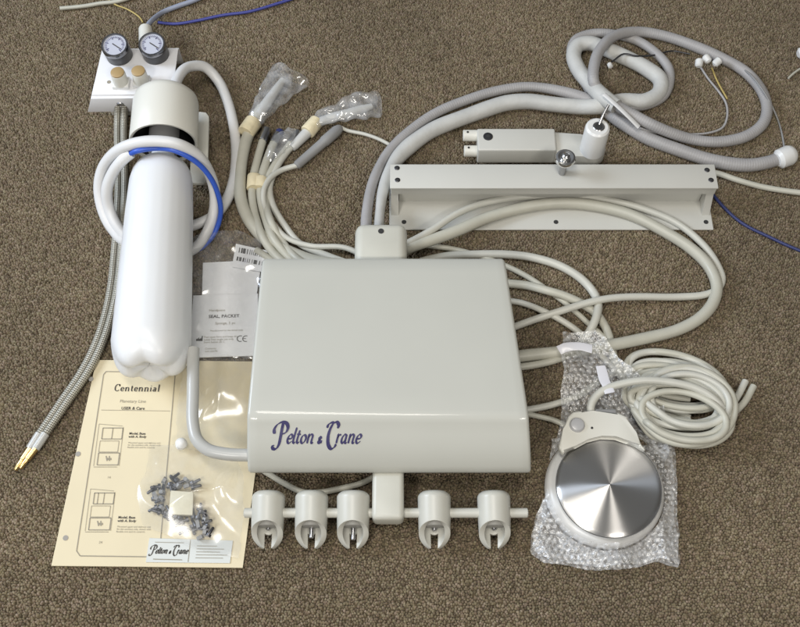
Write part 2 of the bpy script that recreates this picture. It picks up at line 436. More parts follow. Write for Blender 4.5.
# ------------------------------------------------------------------ carpet
import numpy as np
def carpet_mesh():
    """cut pile: a backing sheet with one small leaning tuft per stitch, tips at floor level"""
    rng = np.random.default_rng(3)
    X0, X1, Y0, Y1, P = -.92, .92, .08, 1.42, .0031
    gx, gy = np.meshgrid(np.arange(X0, X1, P), np.arange(Y0, Y1, P * .866)); gx = gx + (np.arange(gx.shape[0]) % 2)[:, None] * P / 2
    cx, cy = gx.ravel(), gy.ravel(); n = cx.size
    cx = cx + rng.normal(0, .00055, n); cy = cy + rng.normal(0, .00055, n)
    rad = rng.uniform(.0015, .0022, n); drop = rng.exponential(.00014, n).clip(0, .0016); lx = rng.normal(0, .0006, n); ly = rng.normal(0, .0006, n)
    K = 6; ang = np.arange(K) * 2 * np.pi / K; a0 = rng.uniform(0, 1.1, n)
    co = np.zeros((n, 2 * K + 1, 3))
    co[:, 0] = np.stack([cx + lx, cy + ly, -.0002 - drop], 1)
    for k in range(K):
        a = ang[k] + a0; e = rng.uniform(.8, 1.2, n)
        co[:, 1 + k] = np.stack([cx + lx * .8 + np.cos(a) * rad * .78 * e, cy + ly * .8 + np.sin(a) * rad * .78 * e, -.0009 - drop], 1)
        co[:, 1 + K + k] = np.stack([cx + np.cos(a) * rad, cy + np.sin(a) * rad, np.full(n, -.0052)], 1)
    base = (np.arange(n) * (2 * K + 1))[:, None]
    tri = np.concatenate([np.stack([base[:, 0] * 0 + 0, base[:, 0] * 0 + 1 + k, base[:, 0] * 0 + 1 + (k + 1) % K], 1)[:, None] for k in range(K)], 1) + base[:, :, None]
    qd = np.concatenate([np.stack([base[:, 0] * 0 + 1 + k, base[:, 0] * 0 + 1 + K + k, base[:, 0] * 0 + 1 + K + (k + 1) % K, base[:, 0] * 0 + 1 + (k + 1) % K], 1)[:, None] for k in range(K)], 1) + base[:, :, None]
    nv = n * (2 * K + 1)
    plain = np.array([(-4, -3, -.0048), (4, -3, -.0048), (4, 5, -.0048), (-4, 5, -.0048)])
    verts = np.concatenate([co.reshape(-1, 3), plain]); tri = tri.reshape(-1, 3); qd = np.concatenate([qd.reshape(-1, 4), [[nv, nv + 1, nv + 2, nv + 3]]])
    me = bpy.data.meshes.new('carpet'); me.vertices.add(len(verts)); me.vertices.foreach_set('co', verts.astype(np.float32).ravel())
    loops = np.concatenate([tri.ravel(), qd.ravel()]); tot = np.concatenate([np.full(len(tri), 3), np.full(len(qd), 4)]); st = np.concatenate([[0], np.cumsum(tot)[:-1]])
    me.loops.add(len(loops)); me.loops.foreach_set('vertex_index', loops.astype(np.int32))
    me.polygons.add(len(tot)); me.polygons.foreach_set('loop_start', st.astype(np.int32)); me.polygons.foreach_set('loop_total', tot.astype(np.int32))
    me.polygons.foreach_set('use_smooth', np.ones(len(tot), bool)); me.update(calc_edges=True)
    yarn = np.ones((len(verts), 4), np.float32)
    yarn[:nv, :3] = np.repeat(rng.uniform(0, 1, (n, 3)), 2 * K + 1, axis=0); yarn[nv:, :3] = .5
    ca = me.color_attributes.new('yarn', 'FLOAT_COLOR', 'POINT'); ca.data.foreach_set('color', yarn.ravel())
    return me
cme = carpet_mesh(); cme.materials.append(carpet_mat())
floor = bpy.data.objects.new('carpet', cme); COL.objects.link(floor); floor['kind'] = 'structure'

# ------------------------------------------------------------------ delivery unit
yb = at(383, 258, .105).y; yc = at(383, 419, .097).y; yf = at(390, 473, .050).y
prof = [(yb + .002, .046), (yb + .003, .09), (yb + .001, .1015), (yb - .004, .105), (yb - .02, .1055), (yc + .03, .1005), (yc + .010, .0990), (yc + .006, .0984), (yc + .0025, .0973), (yc - .0005, .0957),
        (yc - .0035, .0935), (yc - .008, .090)]
for k in range(1, 8):
    t = k / 8; prof.append((yc - .008 + (yf + .001 - yc + .008) * t + -.0045 * math.sin(math.pi * t), .090 + (.056 - .090) * t))
prof += [(yf, .054), (yf + .0005, .0485), (yf + .004, .0445), (yf + .010, .044)]
xL = (at(262, 258, .105).x, at(248, 473, .05).x); xR = (at(505, 258, .105).x, at(531, 473, .05).x)
def lid_x(y, a):
    t = (yb - y) / (yb - yf); l = xL[0] + (xL[1] - xL[0]) * t; r = xR[0] + (xR[1] - xR[0]) * t
    return l + (r - l) * a
unit = thing('dental_delivery_unit', (at(390, 380).x, at(390, 380).y, 0), 'ivory dental delivery head with script lettering, side handle and row of five holders', 'dental unit')
bm = bmesh.new(); NA = 24; rows = []
for y, z in prof: rows.append([bm.verts.new((lid_x(y, k / NA), y, z)) for k in range(NA + 1)])
for i in range(len(rows) - 1):
    for k in range(NA): bm.faces.new((rows[i][k], rows[i][k + 1], rows[i + 1][k + 1], rows[i + 1][k]))
bm.faces.new([r[0] for r in rows]); bm.faces.new([r[-1] for r in rows][::-1])
bm.faces.new(rows[0] + rows[-1][::-1])
bmesh.ops.recalc_face_normals(bm, faces=bm.faces[:])
ends = [e for e in bm.edges if len(e.link_faces) == 2 and any(len(f.verts) > 8 for f in e.link_faces) and e.calc_face_angle(0) > .9]
bmesh.ops.bevel(bm, geom=ends, offset=.004, segments=3, profile=.5, affect='EDGES')
cover = obj('cover', bm, IVORY, unit, sharp=40)
# logo on the sloping front
def on_front(u, w):
    """u metres across from the left edge, w metres down the slope from the crease"""
    i0 = 9; acc = 0
    for i in range(i0, len(prof) - 1):
        a, b = V((0, *prof[i])), V((0, *prof[i + 1])); l = (b - a).length
        if acc + l >= w or i == len(prof) - 2:
            t = (w - acc) / l; p = a + (b - a) * t; d = (b - a).normalized(); n = V((0, d.z, -d.y))
            if n.z < 0: n = -n
            q = p + n * .0004
            return V((lid_x(p.y, 0) + u, q.y, q.z))
        acc += l
S, LW = logo_strokes(); sc = .0935 / LW; bm = bmesh.new()
ink(bm, S, lambda x, y: on_front(.0335 + x * sc, .0268 - y * sc * 1.12), .10, .31, math.radians(35), (0, 1, CAPC, CAPC + 1))
obj('lettering', bm, LOGO, cover, calc=False)
# tray beneath the cover
bm = bmesh.new(); box(bm, (lid_x(yb, .03), yf + .02, .012), (lid_x(yb, .96), yb - .006, .046), .004)
tray = obj('base_tray', bm, IVORY2, unit)
for (fx, fy) in ((.12, .1), (.88, .1), (.12, .9), (.88, .9)):
    bm = bmesh.new(); x = lid_x(yb, .03) + (lid_x(yb, .96) - lid_x(yb, .03)) * fx; y = yf + .02 + (yb - yf - .026) * fy
    lathe(bm, V((x, y, .013)), V((0, 0, -1)), [(0, .012), (.011, .012), (.013, .010)], 20); obj('rubber_foot', bm, RUBBER, tray)
# neck behind the cover
a, b = at(355, 224, .086), at(407, 222, .086)
bm = bmesh.new(); box(bm, (a.x, yb - .004, .016), (b.x, a.y + .004, .086), .011, 4)
neck = obj('neck', bm, IVORY2, unit)
hp = at(381, 231, .0863); bm = bmesh.new(); lathe(bm, hp, V((0, 0, 1)), [(-.001, .0036), (0.0003, .0036)], 18); obj('screw_hole', bm, DARK, neck)
# front stem, bar and holders
a, b = at(372, 500, .048), at(404, 519, .048)
bm = bmesh.new(); box(bm, (a.x, b.y, .022), (b.x, yf + .03, .048), .006, 4); obj('stem', bm, IVORY2, unit)
bz = .034; ya = at(388, 513, bz).y
bm = bmesh.new(); lathe(bm, V((at(244, 513, bz).x, ya, bz)), V((1, 0, 0)), [(0, .004), (.001, .0055), (at(528, 513, bz).x - at(244, 513, bz).x - .001, .0055), (at(528, 513, bz).x - at(244, 513, bz).x, .004)], 20)
obj('holder_bar', bm, HOLDER, unit)
def holder_bm(cx, R=.0188):
    """cup on its side: domed back, mouth cut at a slant, notch in the lower lip"""
    bm = bmesh.new(); ax = V((0, -1, -.16)).normalized(); x, y, d = frame_of(ax)   # y ~ up
    c0 = V((cx, ya + .0235, bz + .003)); ns, nk = 26, 56; rings = []
    for i in range(ns + 1):
        s = i / ns; ring = []
        for k in range(nk):
            a = 2 * math.pi * (k + .5) / nk; u = math.sin(a)            # u = +1 at the top
            Lk = .064 - .030 * ((u + 1) / 2) ** .8
            t = s * Lk
            r = R * (1 - .04 * s - .14 * max(0, t / .064 - .45) ** 1.5)
            if t < .007: r *= math.sqrt(max(.05, 1 - ((.007 - t) / .0074) ** 2 * .55))
            ring.append(bm.verts.new(c0 + d * t + x * (math.cos(a) * r) + y * (u * r)))
        rings.append(ring)
    for i in range(ns):
        for k in range(nk):
            am = 2 * math.pi * (k + 1) / nk
            dev = abs((am - 1.5 * math.pi + math.pi) % (2 * math.pi) - math.pi)
            if i >= 19 and dev < .36: continue                       # the notch
            bm.faces.new((rings[i][k], rings[i][(k + 1) % nk], rings[i + 1][(k + 1) % nk], rings[i + 1][k]))
    bm.faces.new(rings[0][::-1])
    return bm, c0, d, y
for px, pin_len in ((267.5, .003), (311, .012), (353, .014), (434.5, .004), (494.5, .003)):
    cx = at(px, 520, bz).x
    bm, c0, d, y = holder_bm(cx)
    o = obj('instrument_holder', bm, HOLDER, unit, sharp=50)
    md = o.modifiers.new('wall', 'SOLIDIFY'); md.thickness = .0062; md.offset = -1
    bv = o.modifiers.new('soft', 'BEVEL'); bv.width = .0009; bv.segments = 2; bv.limit_method = 'ANGLE'; bv.angle_limit = math.radians(50)
    bm = bmesh.new(); lathe(bm, c0 + d * .030 - y * .001, d, [(0, .0124), (.008, .0122), (.009, .0105), (.0095, .005)], 24); obj('holder_liner', bm, LINER, o)
    bm = bmesh.new(); lathe(bm, c0 + d * .038 - y * .0072, d, [(0, .0026), (pin_len, .0026), (pin_len + .001, .0018)], 14); obj('switch_pin', bm, STEEL, o)
# side handle
hz = .058
bm = tube_bm([(193.5, 349, hz), (193, 370, hz), (192.5, 400, hz), (193, 424, hz), (197, 440, hz), (208, 450, hz), (225, 454, hz), (252, 455.5, hz), (262, 456, hz)], .0073, seg=18)
obj('handle', bm, mat('handle_grey', (.46, .46, .44), .3, var=.03), unit, sharp=60)

# ------------------------------------------------------------------ wall bracket
zb = .052
p0, p1 = at(390, 164, zb), at(715, 166, zb); q0 = at(389, 188, zb); f0, f1 = at(388, 231, 0), at(719, 230, 0)
x0, x1 = p0.x, p1.x; ybk = p0.y; yfr = q0.y; yfl = (f0.y + f1.y) / 2
br = thing('wall_bracket', ((x0 + x1) / 2, (ybk + yfl) / 2, 0), 'long ivory steel wall bracket with raised rail and screw holes at both ends', 'bracket')
BRM = mat('bracket_paint', (.56, .555, .515), .36, var=.03, vscale=12)
bm = bmesh.new(); box(bm, (x0 - .001, yfl, .0), (x1 + .002, ybk, .003), .0008, 1); obj('base_flange', bm, BRM, br)
bm = bmesh.new(); box(bm, (x0, yfr, zb - .0035), (x1, ybk, zb), .0012, 2); rail = obj('top_rail', bm, BRM, br)
bm = bmesh.new(); box(bm, (x0 + .001, yfr + .0012, zb - .016), (x1 - .001, yfr + .0042, zb - .003), .0008, 1); obj('front_lip', bm, BRM, br)
bm = bmesh.new(); box(bm, (x0 + .012, yfr + .013, .003), (x1 - .012, yfr + .016, zb - .0035), 0); obj('web', bm, BRM, br)
bm = bmesh.new(); box(bm, (x0 + .001, ybk - .0035, .003), (x1 - .001, ybk - .001, zb - .0035), 0); obj('back_web', bm, BRM, br)
for sx, xx in ((1, x0), (-1, x1)):
    bm = bmesh.new(); w = .010 * sx
    o_ = [V((xx + .0012 * sx, yfr + .0055, .003)), V((xx + .0012 * sx, yfr - .004, .003)), V((xx + .0012 * sx, yfr + .0012, zb - .017)), V((xx + .0012 * sx, yfr + .0055, zb - .0036))]
    o_ = [V((p.x, p.y, p.z)) for p in (V((xx + .0012 * sx, ybk - .006, .003)), V((xx + .0012 * sx, yfr - .010, .003)), V((xx + .0012 * sx, yfr + .0046, zb - .0165)), V((xx + .0012 * sx, yfr + .0046, zb - .0038)), V((xx + .0012 * sx, ybk - .006, zb - .0038)))]
    prism(bm, o_, (w, 0, 0)); obj('end_cap', bm, BRM, br)
for px, py in ((397, 168), (397.5, 180), (707, 170), (711, 180)):
    bm = bmesh.new(); p = at(px, py, zb); lathe(bm, V((p.x, p.y, zb - .001)), V((0, 0, 1)), [(0, .0036), (.0014, .0036), (.0018, .003)], 16)
    s = obj('screw', bm, DARKSTEEL, rail); bm = bmesh.new(); lathe(bm, V((p.x, p.y, zb + .0007)), V((0, 0, 1)), [(0, .0017), (.0004, .0017)], 6); obj('socket', bm, DARK, s)
for px, py in ((556, 222), (706, 222), (404, 222)):
    bm = bmesh.new(); p = at(px, py, .003); lathe(bm, V((p.x, p.y, .0025)), V((0, 0, 1)), [(0, .0032), (.0008, .0032)], 16); obj('mounting_hole', bm, DARK, br)
# thumbscrew standing on the rail
p = at(562, 173, zb)
ts = thing('thumbscrew', (p.x, p.y, zb), 'chrome thumbscrew standing upright on the rail of the long bracket', 'screw')
bm = bmesh.new(); lathe(bm, p, V((0, 0, 1)), [(0, .0045), (.022, .0045), (.023, .006), (.026, .006)], 20); obj('shaft', bm, STEEL, ts)
bm = bmesh.new(); lathe(bm, p + V((0, 0, .026)), V((0, 0, 1)), [(0, .006), (.002, .0125), (.006, .0135), (.009, .0125), (.010, .010), (.0085, .006), (.0125, .005), (.014, .003)], 28); obj('head', bm, CHROME, ts)

# ------------------------------------------------------------------ mounting arm
za = .046
a0 = at(477, 128, za); a1 = at(556, 150, za)
arm = thing('mounting_arm', (at(540, 150).x, at(540, 150).y, 0), 'ivory pivot arm block with two pegs and an upright white post, behind the long bracket', 'mounting arm')
bm = bmesh.new(); box(bm, (a0.x, a1.y, .016), (at(556, 140, za).x, a0.y, za), .0025, 3)
body = obj('arm_block', bm, BRM, arm)
bm = bmesh.new(); pts = [at(556, 138, za - .006), at(558, 152, za - .006), at(575, 158, za - .006), at(600, 158, za - .006), at(605, 150, za - .006), at(604, 136, za - .006), at(580, 133, za - .006), at(566, 131, za - .006), at(556, 131, za - .006)]
pts[0] = at(554, 131, za - .006); pts[-1] = at(560, 131, za - .006)
prism(bm, [at(553, 131, za - .006), at(553, 151, za - .006), at(575, 156, za - .006), at(598, 157, za - .006), at(606, 150, za - .006), at(606, 138, za - .006), at(580, 134, za - .006)], (0, 0, -.026), .003)
obj('arm_end', bm, BRM, arm)
cp = at(592, 149, za - .006); cpt = at(592, 126, .093)
bm = bmesh.new(); lathe(bm, V((cp.x, cp.y, za - .007)), V((0, 0, 1)), [(0, .0165), (.044, .0162), (.047, .0155), (.049, .013)], 36)
post = obj('post', bm, WHITE, arm)
zt = za - .007 + .049
bm = bmesh.new(); lathe(bm, V((cp.x + .001, cp.y, zt - .002)), V((0, 0, 1)), [(0, .0078), (.0025, .0078), (.0032, .007)], 28); obj('bushing', bm, STEEL, post)
bm = bmesh.new(); lathe(bm, V((cp.x + .001, cp.y, zt + .0006)), V((0, 0, 1)), [(0, .0048), (.001, .0048)], 24); obj('bore', bm, DARK, post)
bm = bmesh.new(); sweep(bm, catmull([V((cp.x + .001, cp.y + .001, zt - .001)), V((cp.x + .006, cp.y + .012, zt + .005)), V((cp.x + .014, cp.y + .026, zt + .012))], .003), .0019, 10); obj('pin', bm, STEEL, post)
for px, py, zz in ((463, 135.5, .036), (464, 151, .028)):
    p = at(px, py, zz); e = a0.x + .004 - p.x
    bm = bmesh.new(); lathe(bm, p, V((1, 0, 0)), [(0, .0068), (.001, .0078), (e, .0078)], 24); pg = obj('peg', bm, STEEL if False else WARMWHITE, arm)
    bm = bmesh.new(); lathe(bm, p + V((.006, 0, .0075)), V((0, 0, 1)), [(0, .0016), (.0006, .0016)], 12); obj('peg_hole', bm, DARK, pg)
p = at(488, 136.5, za); bm = bmesh.new(); lathe(bm, V((p.x, p.y, za - .001)), V((0, 0, 1)), [(0, .0065), (.0015, .0065), (.0018, .0055)], 28); h = obj('set_screw', bm, DARKSTEEL, body)
bm = bmesh.new(); lathe(bm, V((p.x, p.y, za + .0006)), V((0, 0, 1)), [(0, .003), (.0005, .003)], 6); obj('hex_socket', bm, DARK, h)

# ------------------------------------------------------------------ gauge panel
zp = .05
c = [at(102.5, 47, zp), at(178.5, 46, zp), at(172, 96, zp), at(91, 97, zp)]
gp = thing('gauge_panel', (at(135, 80).x, at(135, 80).y, 0), 'white bent metal control panel carrying two round pressure gauges and two tan capped knobs', 'control panel')
PANEL = mat('panel_white', (.80, .80, .82), .3, var=.02)
bm = bmesh.new(); fz = [at(88, 112, .012), at(170, 111, .012)]
top = [bm.verts.new(p) for p in c]; low = [bm.verts.new(p) for p in fz]
bm.faces.new((top[3], top[2], top[1], top[0])); bm.faces.new((low[0], low[1], top[2], top[3]))
bk = [bm.verts.new(V((p.x, p.y + .004, .012))) for p in (c[0], c[1])]
bm.faces.new((top[0], top[1], bk[1], bk[0]))
bmesh.ops.recalc_face_normals(bm, faces=bm.faces[:])
bmesh.ops.bevel(bm, geom=[e for e in bm.edges if len(e.link_faces) == 2], offset=.004, segments=3, affect='EDGES')
pl = obj('panel', bm, PANEL, gp); md = pl.modifiers.new('sheet', 'SOLIDIFY'); md.thickness = .0025; md.offset = -1
md = pl.modifiers.new('soft', 'BEVEL'); md.width = .0006; md.segments = 2; md.limit_method = 'ANGLE'; md.angle_limit = math.radians(60)
bm = bmesh.new(); box(bm, (c[0].x + .012, c[2].y + .006, .0), (c[1].x - .012, c[0].y - .006, zp - .003), .002); obj('manifold_block', bm, WARMWHITE, gp)
for px, py in ((120, 50), (156.5, 49)):
    gd = V((0, -.2, .98)).normalized(); base = at(px, py + 6, zp - .001)
    g = bmesh.new(); lathe(g, base - gd * .004, gd, [(0, .0160), (.003, .0180), (.026, .0182), (.0265, .0165)], 40); gb = obj('gauge', g, BLACK, gp)
    x, y, d = frame_of(gd); fo = base + gd * .0225
    g = bmesh.new(); lathe(g, fo, gd, [(.001, .0186), (.007, .0186), (.0083, .0178), (.0083, .0160), (.0062, .0158)], 40, caps=False); obj('bezel', g, mat('bezel_steel', (.26, .26, .27), .25, 1.0), gb)
    g = bmesh.new(); lathe(g, fo, gd, [(.0035, .0160), (.0064, .0160)], 40); obj('dial', g, DIAL, gb)
    g = bmesh.new(); fc = fo + gd * .0068
    for k in range(27):
        a = math.radians(225 - k * 270 / 26); r0 = .0108 if k % 5 else .0092
        line(g, fc + (x * math.cos(a) + y * math.sin(a)) * r0, fc + (x * math.cos(a) + y * math.sin(a)) * .0136, .0007 if k % 5 else .0011, gd)
    for k in range(5):
        pass
    obj('scale_marks', g, LOGO, gb, calc=False)
    a = math.radians(215); g = bmesh.new(); line(g, fc + gd * .0004 - (x * math.cos(a) + y * math.sin(a)) * .004, fc + gd * .0004 + (x * math.cos(a) + y * math.sin(a)) * .0115, .0014, gd); obj('needle', g, INK, gb, calc=False)
for px, py in ((121.5, 84), (142, 82.5)):
    p = at(px, py, zp + .001)
    g = bmesh.new(); box(g, (p.x - .0115, p.y - .0095, zp - .001), (p.x + .0115, p.y + .0095, zp + .006), .0015); kb = obj('knob_base', g, WHITE, gp)
    g = bmesh.new(); lathe(g, V((p.x, p.y, zp + .005)), V((0, 0, 1)), [(0, .0106), (.017, .0100), (.019, .0092)], 28); kn = obj('knob', g, WARMWHITE, kb)
    g = bmesh.new(); lathe(g, V((p.x, p.y, zp + .0236)), V((0, 0, 1)), [(0, .0092), (.0022, .0092), (.003, .0080)], 28); obj('knob_cap', g, TAN, kb)
p = at(109, 82, zp); g = bmesh.new(); lathe(g, V((p.x, p.y, zp - .0005)), V((0, 0, 1)), [(0, .0028), (.001, .0028)], 14); obj('panel_hole', g, INKGREY, pl)
a, b = at(146, 50, .035), at(145.5, 27, .035)
g = bmesh.new(); lathe(g, a, (b - a), [(0, .0098), ((b - a).length - .004, .0098), ((b - a).length - .001, .0085), ((b - a).length, .006)], 28); obj('rear_fitting', g, WARMWHITE, gp)
p = at(120.5, 97, .034); q = at(120.5, 105, .030)
g = bmesh.new(); lathe(g, p + V((0, .004, .002)), q - p, [(0, .006), (.012, .006), (.016, .005)], 20); obj('hose_barb', g, STEEL, gp)

# ------------------------------------------------------------------ water bottle
rb = .0468; zc = rb + .016
A = at(166.5, 96, zc + .012); Bp = at(149.5, 374, zc - .004)
wb = thing('water_bottle', (at(155, 240).x, at(155, 240).y, 0), 'milky white plastic water bottle lying in a white collar with a hose wound round it', 'bottle')
ax = (Bp - A).normalized(); LEN = (Bp - A).length
x_, y_, d_ = frame_of(ax)
# bottle
def bottle_bm():
    bm = bmesh.new(); nk = 192; rings = []; t0 = .108
    prof = [(t0 - .060, .0145), (t0 - .012, .0145), (t0 - .007, .0160), (t0 - .003, .022), (t0 + .001, .0275), (t0 + .007, .0330), (t0 + .016, .0374), (t0 + .030, .0400), (t0 + .06, .0414)]
    for k in range(1, 20): prof.append((t0 + .06 + (LEN - .040 - t0 - .06) * k / 19, .0416 + (rb - .0416) * (k / 19)))
    for t, r in prof:
        rings.append([bm.verts.new(A + d_ * t + (x_ * math.cos(2 * math.pi * k / nk) + y_ * math.sin(2 * math.pi * k / nk)) * (r + (.00006 * math.cos(24 * 2 * math.pi * k / nk) if r > .04 else 0))) for k in range(nk)])
    for i in range(1, 25):        # five-lobed foot
        s = i / 24; th = s * math.pi / 2 * 1.02; ring = []
        for k in range(nk):
            a = 2 * math.pi * k / nk; lobe = .5 + .5 * math.cos(5 * (a - math.radians(54)))
            lobe = lobe ** .75
            R = rb * (max(0, math.cos(th * .98)) ** .40) if s < .98 else rb * .05
            r = R * (1 - .060 * (1 - lobe) * math.sin(min(1, s * 1.3) * math.pi / 2))
            t = LEN - .040 + .040 * math.sin(min(th, math.pi / 2)) * (.88 + .12 * lobe)
            if s > .85: t -= .010 * ((s - .85) / .15) ** 1.5
            ring.append(bm.verts.new(A + d_ * t + (x_ * math.cos(a) + y_ * math.sin(a)) * r))
        rings.append(ring)
    for i in range(len(rings) - 1):
        for k in range(nk): bm.faces.new((rings[i][k], rings[i][(k + 1) % nk], rings[i + 1][(k + 1) % nk], rings[i + 1][k]))
    bm.faces.new(rings[0][::-1]); bm.faces.new(rings[-1])
    return bm
obj('bottle', bottle_bm(), HDPE, wb, sharp=70)
# collar: open shroud with rounded back
Rc = .0432; Lc = .077
bm = bmesh.new(); lathe(bm, A, d_, [(.004, .001), (.001, .020), (.0, .030), (.0015, .037), (.006, .0415), (.013, Rc), (Lc - .001, Rc + .001), (Lc, Rc + .0004), (Lc, Rc - .002), (Lc - .001, Rc - .003), (.016, Rc - .003), (.014, .02), (.014, .001)], 64, caps=False)
obj('collar', bm, WARMWHITE, wb, sharp=50)
bm = bmesh.new(); lathe(bm, A, d_, [(.0145, .0195), (.088, .0195), (.090, .018)], 40); obj('screw_cap', bm, GREYPART, wb)
bm = bmesh.new(); lathe(bm, A, d_, [(.0148, .001), (.015, Rc - .0036), (Lc - .003, Rc - .0036), (Lc - .0032, Rc - .0044), (.016, Rc - .0044), (.0156, .001)], 64, caps=False); obj('collar_liner', bm, DARK, wb)  # near-black shell added to paint the shade inside the open collar
# mounting plate to the right, hanging off the collar
pts = [at(190, 110, .024), at(206, 112, .024), at(209, 116, .024), at(207.5, 178, .024), at(204, 183, .024), at(190, 183, .024)]
bm = bmesh.new(); prism(bm, pts, (0, 0, -.006), .0016); obj('mounting_plate', bm, WARMWHITE, wb)

# white hose: out of the collar, round to the right, under the bottle and twice over it
zt_ = zc + rb + .012
wpts = [(174, 112, .070), (174, 92, .070), (178, 77, .064), (188, 67, .052), (205, 67, .036), (218, 80, .020), (228, 102, .010), (234, 130), (236, 158), (233, 183), (225, 203), (212, 217, .008), (185, 228, .008), (150, 238, .008), (128, 243, .010), (112, 228, .016), (102, 208, .030), (99, 188, .048), (103, 168, .072), (114, 153, .098), (132, 144, zt_ - .002), (155, 140.8, zt_ + .004), (178, 144, zt_), (197, 155, .100), (209, 172, .070), (215, 193, .044), (214, 212, .024), (207, 232, .012), (195, 248, .008), (165, 258, .008), (135, 246, .010), (119, 229, .018), (109, 208, .034), (107, 190, .056), (113, 172, .080), (122, 160, .098), (131, 152.5, .106)]
wh = tube('water_hose', wpts, .0072, HOSEWHITE, 'thick white hose looping from the collar and twice round the milky bottle', 'hose', seg=16)
bpts = [(128, 154.5, .104), (138, 150.5, zt_ - .004), (155, 148, zt_ - .006), (172, 149.5, zt_ - .004), (188, 156.5, .108), (201, 166, .094), (211.5, 179, .076), (218, 194, .056), (221, 210, .036), (218, 225, .016), (211, 238, .007), (199, 249, .006), (182, 254, .006)]
tube('blue_tube', bpts, .0034, BLUE, 'bright blue tube lying along the white hose across the bottle shoulder', 'tube')

# braided steel hoses with brass tips
for i, (dx, dz, lab) in enumerate(((0, .008, 'steel braided hose on the outer left side, brass tip reaching furthest down'), (6.5, .008, 'steel braided hose on the inner side, touching the corner of the manual'))):
    k = .6 if i else 0
    pts = [(117.5 + dx, 104, .026), (117.3 + dx, 118, .010), (117.5 + dx, 150, dz), (117.8 + dx, 190, dz), (116 + dx, 235, dz), (111.5 + dx, 280, dz), (105 + dx, 315, dz), (95 + dx, 345, dz), (80 + dx, 374, dz), (58 + dx * .95, 407, dz), (37.5 + dx * .9, 437, dz)]
    root = thing('braided_hose', at(100, 300), lab, 'hose', 'steel braided hoses from the gauge panel')
    obj('hose', tube_bm(pts, .0047, seg=16), BRAID, root, sharp=60)
    s0, s1 = at(37.5 + dx * .9, 437, dz), at(30 + dx * .8, 449, dz); e = at(15 + dx * .75, 470.5 - i * 1.5, .0055)
    bm = bmesh.new(); sweep(bm, [s0 + (s0 - s1) * .25, s0, s1], .0053, 16); obj('ferrule', bm, mat('clear_ferrule', (.62, .62, .60), .25, .3), root)
    bm = bmesh.new(); lathe(bm, s1, e - s1, [(-.002, .0042), ((e - s1).length * .5, .0040), ((e - s1).length * .52, .0030), ((e - s1).length * .95, .0028), ((e - s1).length, .0018)], 16); obj('brass_tip', bm, BRASS, root)

# ------------------------------------------------------------------ manual
M = {k: at(*v, .0) for k, v in dict(TL=(97, 361), BL=(52, 566.5), BR=(243, 568.5)).items()}
ux = (M['BR'] - M['BL']); uy = (M['TL'] - M['BL']); uy = uy - ux * 0
PW, PH = ux.length, uy.length
print('paper', PW, PH)
exu, eyu = ux.normalized(), uy.normalized()
zman = .003
man = thing('instruction_manual', (M['BL'] + (ux + uy) / 2), 'cream printed instruction manual with two line drawings, under the bottle and the handle', 'manual')
bm = bmesh.new(); prism(bm, [V((p.x, p.y, .0004)) for p in (M['BL'], M['BR'], M['BR'] + uy, M['TL'])], (0, 0, zman - .0004)); pages = obj('pages', bm, PAPER, man)
zi = zman + .0005
def pm(px, py): p = at(px, py, zi); return V((p.x, p.y, zi))
bm = bmesh.new()
fr = [(106, 371.5), (173, 372.5), (175, 376), (159.5, 552), (156, 557), (80, 556), (76.5, 551), (103.5, 374.5)]
for i in range(len(fr)): line(bm, pm(*fr[i]), pm(*fr[(i + 1) % len(fr)]), .0011)
line(bm, pm(101, 410), pm(170, 411), .0005)
obj('page_border', bm, INKGREY, man, calc=False)
def rect(x0, y0, x1, y1, w=.0008, sk=-.13):
    q = [(x0, y0), (x1, y0), (x1 + sk * (y1 - y0), y1), (x0 + sk * (y1 - y0), y1)]
    for i in range(4): line(bm, pm(*q[i]), pm(*q[(i + 1) % 4]), w)
for ox, oy in ((0, 0), (-8.5, 65)):
    bm = bmesh.new()
    rect(103 + ox, 428 + oy, 123 + ox, 439 + oy, .0011); line(bm, pm(113 + ox, 428 + oy), pm(111.5 + ox, 439 + oy), .0009)
    if oy: line(bm, pm(107 + ox, 428 + oy), pm(105.5 + ox, 439 + oy), .0009)
    rect(100 + ox, 441 + oy, 119 + ox, 452 + oy, .0006)
    rect(98.5 + ox, 453 + oy, 119.5 + ox, 465 + oy, .0011)
    for k in range(4): line(bm, pm(106 + ox + k * 1.6, 456 + oy + (k % 2) * 2), pm(107 + ox + k * 1.2, 461 + oy - (k % 2)), .0013)
    line(bm, pm(99 + ox, 424 + oy), pm(122.5 + ox, 426 + oy), .0005); line(bm, pm(99 + ox, 424 + oy), pm(93.5 + ox, 466 + oy), .0005); line(bm, pm(123.5 + ox, 427 + oy), pm(119 + ox, 466 + oy), .0005)
    line(bm, pm(93.5 + ox, 467 + oy), pm(117 + ox, 467 + oy), .0006)
    obj('line_drawing', bm, INKGREY, man, calc=False)
def page_text(txt, px, py, size, m, bold=0.0, name='print'):
    o0 = pm(px, py)
    return obj(name, text_bm(txt, size, lambda x, y: o0 + exu * x + eyu * y, bold), m, man, calc=False)
S, w = strokes_of(['rC', 're', 'rn', 'rt', 're', 'rn', 'rn', 'ri', 'ra', 'rl'], 0, .2); sc = (at(160, 386).x - at(114, 386).x) / w
o0 = pm(114, 391); bm = bmesh.new(); ink(bm, S, lambda x, y: o0 + exu * (x * sc) + eyu * (y * sc), .10, .30, 0); obj('title', bm, INK, man, calc=False)
page_text('Planetary Line', 119.5, 402.5, .0056, INKGREY); page_text('USER & Care', 121, 409.5, .0052, INK, .0001)
